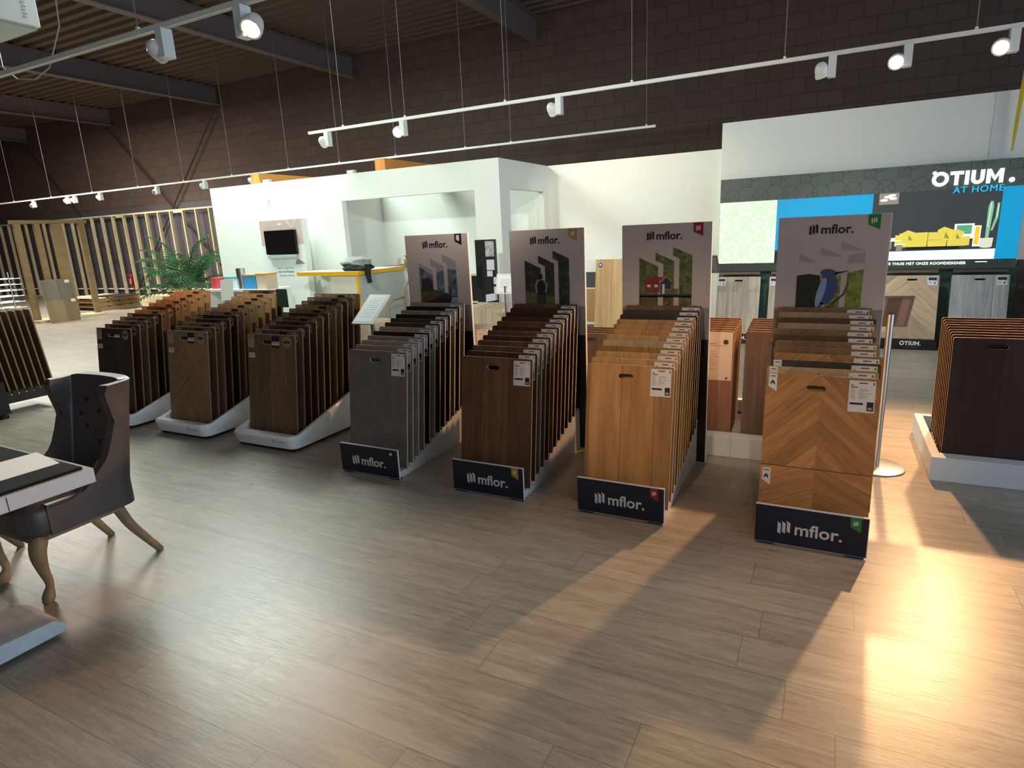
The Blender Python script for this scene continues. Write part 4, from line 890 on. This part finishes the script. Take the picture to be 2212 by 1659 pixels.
tag(link('paper_sheet', MB().prism([(-.16, -.16), (.13, -.16), (.16, .16), (-.12, .16)], 0, .002).mesh('paper_sheet', trackm), None, (-8.20, 6.488, .92)), 'white sheet of paper hanging over the front of the brochure desk', 'paper')
tag(link('silver_canister', MB().lathe([(.065, 0), (.065, .31), (.058, .31), (.058, .02)], 24).mesh('silver_canister', steel, smooth=True, angle=.6), None, (-8.0, 6.62, .931)), 'tall shiny silver canister on the brochure desk', 'canister')
box_thing('blue_box', 'blue box with a yellow lid on the brochure desk', 'box', -7.92, -7.66, 6.58, 6.8, .931, 1.13, plain('box_blue', '3f9ad6', .4), plain('lid_yellow', 'd8c060', .5))
box_thing('beige_box', 'beige box with an orange lid on the brochure desk', 'box', -7.64, -7.44, 6.58, 6.8, .931, 1.14, plain('box_beige', 'd8c2aa', .5), plain('lid_orange', 'd89a48', .5))
box_thing('white_bin', 'white bin on the floor right of the brochure desk', 'bin', -7.15, -6.95, 6.75, 6.95, 0, .62, white)
tag(link('green_card', MB().box(-.09, .05, 0, .004, 0, .17).mesh('green_card', plain('card_dark_green', '1f3326', .5)), None, (-4.57, 4.22, 1.0)), 'small dark green card sticking up behind the middle white tray rack', 'card')

# ================================================================== FAR LEFT
def frond(mb, base, az, el, L, droop, n=11, wl=.045):
    P = []
    for i in range(n+1):
        t_ = i/n; e = el-droop*t_*t_; 
        p = P[-1]+Vector((math.cos(az)*math.cos(e), math.sin(az)*math.cos(e), math.sin(e)))*(L/n) if P else Vector(base)
        P.append(p)
    mb.tube(P, [.008*(1-.7*i/n) for i in range(n+1)], 5, 1)
    for i in range(2, n+1):
        t_ = i/n; d = (P[i]-P[i-1]).normalized(); side = d.cross(Vector((0, 0, 1))).normalized(); up = side.cross(d)
        ll = L*.34*math.sin(PI*min(1, .18+.78*t_))**.8
        for s_ in (-1, 1):
            tip = P[i]+(d*.75+side*s_*.9-up*.15).normalized()*ll-Vector((0, 0, ll*.18)); mid = (P[i]+tip)/2+up*.02; wv = d*wl*.5
            b = len(mb.v); mb.v += [tuple(P[i]), tuple(mid-wv), tuple(tip), tuple(mid+wv)]; mb.face([b, b+1, b+2], 0); mb.face([b, b+2, b+3], 0)
r = thing('potted_palm', 'bushy green palm in a pot standing before the stud wall', 'plant', (-12.62, 9.0, 0))
part('pot', MB().lathe([(.17, 0), (.22, .40), (.24, .42), (.20, .42), (.18, .34)], 24), plain('pot_dark', '4a4038', .6), r, smooth=True, angle=.6)
mb = MB(); random.seed(11)
for k in range(44):
    az = k*2.399+random.uniform(-.3, .3); el = random.uniform(.35, 1.45); frond(mb, (.04*math.cos(az), .04*math.sin(az), random.uniform(.45, .95)), az, el, random.uniform(.85, 1.2), random.uniform(.7, 1.4))
part('fronds', mb, [plain('palm_leaf', '44744c', .5, var=.45, scale=5), plain('palm_stem', '6d7a45', .6)], r)
part('trunk', MB().tube([(0, 0, .36), (.02, 0, .6), (-.01, .02, .8)], [.03, .025, .015], 8), plain('palm_trunk', '5a4a34', .8), r)
# pallets and planks
r = thing('pallet_stack', 'low stack of dark weathered pallets on the floor behind the leaning board', 'pallets', (-18.5, 9.8, 0))
for k in range(3):
    for j in range(4): part('pallet_board', MB().box(-.75, .9, .05+.3*j, .28+.3*j, .09+.12*k, .112+.12*k), timber_old if k < 2 else timber, r)
    part('pallet_bearer', MB().box(-.75, -.62, .05, 1.2, .0+.12*k, .089+.12*k), timber_old, r); part('pallet_bearer', MB().box(.76, .89, .05, 1.2, .0+.12*k, .089+.12*k), timber_old, r)
part('black_sheet', MB().box(.2, 1.3, .3, 1.0, .36, .375), blackm, r)
for k, (x, y, z, L) in enumerate(((-15.3, 10.5, .0, 2.9), (-15.3, 10.5, .18, 2.9), (-15.1, 10.9, .36, 2.2))):
    tag(link('timber_bundle', MB().box(-L/2, L/2, 0, .5 if k < 2 else .2, 0, .17 if k < 2 else .09).mesh('timber_bundle', timber), None, (x, y, z)), 'pale sawn timber bundle left of the palm, %s of the pile' % ['bottom', 'middle', 'top'][k], 'timber', 'timber pile by the palm')
# tall frame of old timber
r = thing('timber_portal', 'open frame of heavy old timber posts at the far left', 'timber frame', (-16.75, 7.85, 0))
for (y, w_, m_) in ((0, .14, timber_old), (.42, .12, timber_old), (.78, .24, timber_old), (1.4, .13, timber_old)): part('post', MB().box(-.04, .04, y, y+w_, .06, 2.28), m_, r)
part('top_beam', MB().box(-.06, .06, -.05, 1.6, 2.281, 2.36), timber_old, r); part('sill', MB().box(-.3, .35, -.05, 1.5, 0, .06), timber, r)
b = link('leaning_board', board_mesh('leaning_board', .66, 1.0, .015, wood('two_tone', '9b8468', '7d6850', plank=.25, seed=61, contrast=.5), edge, backm), None, (-16.1, 8.2, .0005), (-.10, 0, PI/2)); tag(b, 'two-tone brown board leaning on the old timber frame', 'board')
part('upper_half', MB().box(-.328, .328, -.0012, 0, .52, .995), wood('two_tone_grey', '857c70', '6b6258', plank=.3, seed=62, contrast=.4), b)
for (x, z) in ((.24, .90), (.27, .45)): part('label', MB().box(x-.05, x+.05, -.003, -.0013, z, z+.07), trackm, b)
# extinguisher and its sign
r = thing('fire_extinguisher', 'red fire extinguisher hanging on the dark far wall between two studs', 'fire extinguisher', (-21.15, 13.10, .30))
part('cylinder', MB().lathe([(.02, 0), (.085, .01), (.09, .05), (.09, .42), (.07, .49), (.03, .52)], 24), plain('extinguisher_red', 'a01824', .35), r, smooth=True, angle=.7); part('valve', MB().box(-.03, .05, -.02, .02, .521, .57), blackm, r)
part('hose', MB().tube([(.04, -.05, .53), (.12, -.08, .45), (.11, -.09, .2), (.08, -.095, .1)], .014, 8), blackm, r, smooth=True); part('label', MB().box(-.05, .05, -.093, -.0905, .15, .32), plain('label_pale', 'c98a80', .5), r)
r = thing('extinguisher_sign', 'small red and white fire extinguisher sign on the dark far wall', 'sign', (-21.15, 13.19, 2.0))
part('plate', MB().box(-.11, .11, 0, .01, -.17, .17), plain('sign_red', 'd8543c', .5), r); mb = MB(); mb.prism([(-.02, -.10), (.03, -.10), (.03, .05), (.01, .09), (-.02, .05)], -.003, -.0003); mb.prism([(-.06, .09), (.05, .09), (.05, .11), (-.06, .11)], -.003, -.0003); mb.box(-.08, -.05, -.003, -.0003, -.13, .02); part('pictogram', mb, trackm, r)
# wire shelf with dark slabs
r = thing('tile_rack', 'grey wire rack of dark slabs at the left edge', 'shelf rack', (-14.2, 5.72, 0))
for y in (-.9, .55):
    for x in (-.25, .25): part('upright', MB().box(x-.008, x+.008, y-.008, y+.008, 0, 1.28), steel, r)
for k in range(8):
    z = .38+.11*k
    mb = MB()
    for x in (-.24, 0, .24): mb.tube([(x, -.9, z), (x, .75, z)], .007, 6)
    part('wire_shelf', mb, steel, r)
    part('slab', MB().box(-.22, .22, -.85, .15-.03*k, z+.01, z+.055), blackm, r); part('white_lip', MB().box(.221, .235, -.85, .17-.03*k, z+.01, z+.05), trackm, r)
tag(link('cream_post', MB().box(-.06, .06, -.25, .25, 0, 2.1).mesh('cream_post', plain('cream_paint', 'd8c89c', .6)), None, (-14.6, 5.75, 0)), 'cream panel standing behind the wire rack at the left edge', 'panel')
# black slotted rack with fanned boards
r = thing('slotted_rack', 'black slotted rack holding brown boards at the left edge', 'display rack', (-7.65, 2.2, 0))
pts = [(.25, .12)]; y = .25
pts = [(0, .12), (1.36, .12), (1.36, .24)]
yy = 1.36
for k in range(19): pts += [(yy-.03, .24), (yy-.03, .20), (yy-.045, .20), (yy-.045, .24)]; yy -= .068
pts += [(0, .24)]
for x in (.24, -.26): part('slotted_bar', MB().xprism(pts, x-.008, x+.008), plain('slot_bar_grey', '2b2a28', .5), r)
for x in (.262,): 
    part('post', MB().box(x-.01, x+.03, .72, .85, .03, .36), blackm, r); part('post', MB().box(-.3, -.262, .72, .85, .03, .36), blackm, r)
part('foot', MB().box(-.34, .36, .74, .80, .0, .03), blackm, r); part('foot', MB().box(-.34, .36, .05, .11, .0, .03), blackm, r); part('post', MB().box(.252, .29, .05, .11, .03, .24), blackm, r)
part('end_bar', MB().box(-.25, .232, 1.30, 1.355, .13, .16), blackm, r)
fin('r_brown', '6d583f', '4a3a28', e=plain('tan_edge', 'a98b62', .6), b=plain('board_back_brown', '6b5238', .7), seed=71)
for k in range(12):
    b = link('sample_board', get_board('r_brown', .48, .84, .014, (0, .77, .07, .025)), None, (-7.66, 3.515-.068*k, .205), (.085, 0, 0))
    tag(b, 'brown sample board, %s in the black slotted rack' % (['rearmost', 'second from the rear', 'third from the rear', 'fourth from the rear', 'fifth from the rear', 'sixth from the rear', 'seventh from the rear', 'eighth from the rear', 'ninth from the rear', 'tenth from the rear', 'eleventh from the rear', 'frontmost'][k]), 'sample board', 'sample boards in the black slotted rack')
# hanging unit with cables at the top left
r = thing('hanging_unit', 'white boxy air unit hanging from the ceiling at the top left corner', 'air unit', (-8.45, 4.0, 4.0))
part('casing', MB().box(-.45, .45, -.45, .47, .03, .62), trackm, r, bevel=.006); part('bottom_tray', MB().box(-.42, .42, -.42, .44, 0, .029), greyp, r)
mb = MB()
for k in range(14):
    for y in (-.34, .34): mb.box(.4505, .455, y-.03+.008*(k % 2), y+.01+.008*(k % 2), .10+.035*k, .112+.035*k)
part('vent_slots', mb, greyp, r)
for (x, y) in ((-.4, -.4), (.4, .42)): part('hanger', MB().tube([(x, y, .62), (x, y, 1.93)], .006, 6), plain('wire_grey', '8b8480', .4), r)
tag(link('loose_cable', MB().tube([(-8.0, 4.3, 4.6), (-7.6, 3.9, 4.2), (-7.1, 3.55, 3.6), (-6.6, 3.3, 3.2), (-6.35, 3.27, 3.06), (-6.1, 3.28, 3.03), (-5.85, 3.27, 3.08), (-5.62, 3.28, 3.35), (-5.60, 3.3, 3.8), (-5.58, 3.3, 4.6), (-5.55, 3.3, 5.9)], .006, 6).mesh('loose_cable', plain('cable_grey', 'a8a7a3', .5), smooth=True)), 'thin white cable looping from the hanging unit under the nearest track', 'cable')

# ================================================================== TABLE AND CHAIR
leather = plain('grey_leather', '47413f', .38, var=.12, scale=8, bump=.25, bscale=90, spec=.5)
legm = wood('weathered_leg', '9c8464', '6b563c', plank=.5, rough=.55, seed=81, contrast=.6)
def smooth_path(P, n=4):
    P = [Vector(p) for p in P]; out = []
    for i in range(len(P)-1):
        p0 = P[max(i-1, 0)]; p1 = P[i]; p2 = P[i+1]; p3 = P[min(i+2, len(P)-1)]
        for k in range(n):
            t = k/n; out.append(.5*((2*p1)+(p2-p0)*t+(2*p0-5*p1+4*p2-p3)*t*t+(3*p1-p0-3*p2+p3)*t**3))
    return out+[P[-1]]
def make_chair(loc, label):
    r = thing('wingback_dining_chair', label, 'chair', loc, group=None)
    # shell: u around the back (0 = middle), v up
    NU, NV = 110, 22; mb = MB()
    sm = lambda t: (lambda q: q*q*(3-2*q))(min(1, max(0, t)))
    def shell(u, v, off):
        a = abs(u); s_ = 1 if u > 0 else -1
        if a < .40:                                   # back
            x = a/.40*.19; y = .265-.022*(a/.40)**2; nx, ny = .05*(a/.40), -1
        elif a < .60:                                 # rounded corner
            t = (a-.40)/.20*PI/2; x = .19+.065*math.sin(t); y = .243-.075*(1-math.cos(t)); nx, ny = -math.sin(t), -math.cos(t)
        else:                                         # side
            x = .255; y = .168-(a-.60)/.40*.345; nx, ny = -1, 0
        top = .968-.012*sm((a-.3)/.2)-.34*sm((a-.575)/.115)-.15*sm((a-.63)/.22)
        top = max(top, .478); z0 = .330; z = z0+(top-z0)*v
        lean = max(0, z-.45)*.18; wing = sm((a-.42)/.15)*sm((z-.76)/.17); flare = max(0, z-.72)*.07*min(1, a/.4)
        return ((x+nx*off+flare)*s_, y+ny*off+lean-wing*.085, z)
    def grid(off, flip):
        b = len(mb.v)
        for i in range(NU+1):
            for j in range(NV+1): mb.v.append(shell(-1+2*i/NU, j/NV, off))
        for i in range(NU):
            for j in range(NV):
                q = [b+i*(NV+1)+j, b+(i+1)*(NV+1)+j, b+(i+1)*(NV+1)+j+1, b+i*(NV+1)+j+1]; mb.face(q if flip else q[::-1])
        return b
    b0 = grid(0, True); b1 = grid(.055, False)
    for i in range(NU): 
        for j in (0, NV):
            q = [b0+i*(NV+1)+j, b0+(i+1)*(NV+1)+j, b1+(i+1)*(NV+1)+j, b1+i*(NV+1)+j]; mb.face(q if j == NV else q[::-1])
    for i in (0, NU):
        for j in range(NV):
            q = [b0+i*(NV+1)+j, b0+i*(NV+1)+j+1, b1+i*(NV+1)+j+1, b1+i*(NV+1)+j]; mb.face(q if i == 0 else q[::-1])
    s = part('backrest', mb, leather, r, smooth=True, angle=math.radians(60))
    for (x, z) in ((-.10, .84), (0, .78), (.10, .84), (-.10, .70), (.10, .70), (0, .62), (-.14, .76), (.14, .76)):
        yy = .265-.055+max(0, z-.45)*.18-.022*(x/.2)**2
        part('tuft_button', MB().lathe([(.001, .006), (.010, .004), (.013, 0)], 12), plain('button_dark', '1c1817', .5), s, (x, yy-.001, z), (PI/2, 0, 0), smooth=True)
    # piping seam along the side
    part('piping', MB().tube([(.2585, y, .465+max(0, y+.05)*1.1) for y in [-.16+.03*k for k in range(9)]], .004, 6), plain('piping_dark', '2e2a2c', .5), s)
    # seat
    mb = MB(); n = 40
    def ring(f, z):
        for k in range(n):
            a = 2*PI*k/n; c_, s_ = math.cos(a), math.sin(a); e = 5.0
            d = (abs(c_)**e+abs(s_)**e)**(-1/e); mb.v.append((.252*f*c_*d, (.245*f*s_*d)-.03, z))
    for f, z in ((.92, .325), (.985, .333), (1.0, .36), (1.0, .435), (.985, .452), (.95, .468), (.80, .488), (.45, .498), (.1, .50)): ring(f, z)
    for i in range(8):
        for k in range(n): k2 = (k+1) % n; mb.face([i*n+k, i*n+k2, (i+1)*n+k2, (i+1)*n+k])
    mb.face([k for k in reversed(range(n))]); mb.face([8*n+k for k in range(n)])
    part('seat', mb, leather, r, smooth=True, angle=math.radians(60))
    part('seat_seam', MB().tube([(.253, -.262, .33), (.2545, -.262, .445)], .003, 6), plain('piping_dark', '2e2a2c', .5), r); part('seat_frame', MB().box(-.215, .215, -.24, .17, .300, .324), legm, r)
    for sx in (-1, 1):
        part('leg', MB().tube(smooth_path([(sx*.185, .165, .299), (sx*.195, .20, .20), (sx*.21, .255, .10), (sx*.222, .315, .0)]), [.026-.0008*k for k in range(13)], 8, sq=.8), legm, r, smooth=True, angle=math.radians(40))
        P = smooth_path([(sx*.195, -.205, .325), (sx*.212, -.232, .26), (sx*.205, -.225, .17), (sx*.197, -.210, .09), (sx*.200, -.222, .045), (sx*.206, -.236, .012), (sx*.206, -.238, .0)])
        R = [.034, .036, .037, .036, .034, .032, .029, .026, .023, .021, .019, .018, .017, .017, .018, .021, .024, .026, .027, .026, .024, .022, .020, .018, .017]
        part('leg', MB().tube(P, R[:len(P)], 10, sq=.35), legm, r, smooth=True)
    return r
make_chair((-3.385, 1.515, 0), 'grey leather wingback chair with splayed wooden legs pulled up to the table at the left')
make_chair((-4.19, 1.225, 0), 'second wingback chair beyond the left edge, only one splayed wooden leg showing')
tabt = wood('table_top_oak', '6f5c4c', '4b3c31', plank=.2, rough=.45, seed=91, axis='y'); wash = plain('whitewashed_edge', 'aeb4bb', .7, var=.12, scale=30, bump=.3)
r = thing('wooden_table', 'heavy table with dark plank top, whitewashed edges and chunky sled foot', 'table', (-2.57, 1.29, 0), (0, 0, math.radians(-1.5)))
part('tabletop', MB().box(-1.4, -.03, -1.9, -.03, .752, .760), tabt, r)
mb = MB(); mb.box(-.029, 0, -1.9, 0, .700, .760); mb.box(-1.4, -.0295, -.029, 0, .700, .760); mb.box(-1.4, -.0295, -1.9, -.0295, .700, .7515); part('edge_frame', mb, wash, r, bevel=.004)
for y in (-.30, -.9, -1.45): part('edge_seam', MB().box(.0001, .0008, y-.0015, y+.0015, .702, .757), plain('seam_dark', '2a2422', .6), r)
for yy in (-.62, -1.62): part('trestle_column', MB().box(-.92, -.72, yy, yy+.18, .12, .6995), wash, r, bevel=.01)
mb = MB(); mb.xprism([(-1.95, 0), (-.50, 0), (-.50, .0), (-.46, .02), (-.12, .02), (-.12, .06), (-.16, .09), (-.46, .10), (-.55, .12), (-1.95, .12)], -.55, -.25)
part('sled_foot', mb, [plain('sled_white', 'b9c0c6', .7, var=.25, scale=20, bump=.4)], r, bevel=.006)
part('foot_top', MB().box(-.545, -.255, -1.8, -.62, .1202, .1215), plain('foot_top_brown', '7a6a5c', .7, var=.2), r)
part('foot_bridge', MB().box(-.93, -.551, -.62, -.44, .0, .119), wash, r)
r = thing('desk_pad', 'dark snakeskin desk pad lying on the table', 'desk pad', (-2.57, 1.29, .7605), (0, 0, math.radians(-1.5)))
part('pad', MB().box(-.70, -.022, -1.15, -.028, 0, .012), plain('snakeskin', '15151b', .75, var=.5, scale=60, bump=.6, bscale=160, spec=.12), r, bevel=.004)
tag(link('paper_sheets', MB().prism([(-.42, -.5), (-.16, -.56), (-.13, -.06), (-.38, -.02)], 0, .002).mesh('paper_sheets', [plain('printed_paper', 'dbe3e8', .5, var=.04, scale=3)]), None, (-2.57, 1.29, .776), (-PI/2, 0, 0)), 'white printed papers lying on the desk pad', 'paper')
bpy.data.objects['paper_sheets'].location = (-2.60, 1.31, .7745)
tag(link('black_holder', MB().lathe([(.035, 0), (.035, .05), (.03, .05), (.03, .005)], 20).mesh('black_holder', blackm, smooth=True, angle=.6), None, (-3.14, 1.17, .761)), 'small black round object at the left edge of the table', 'holder')
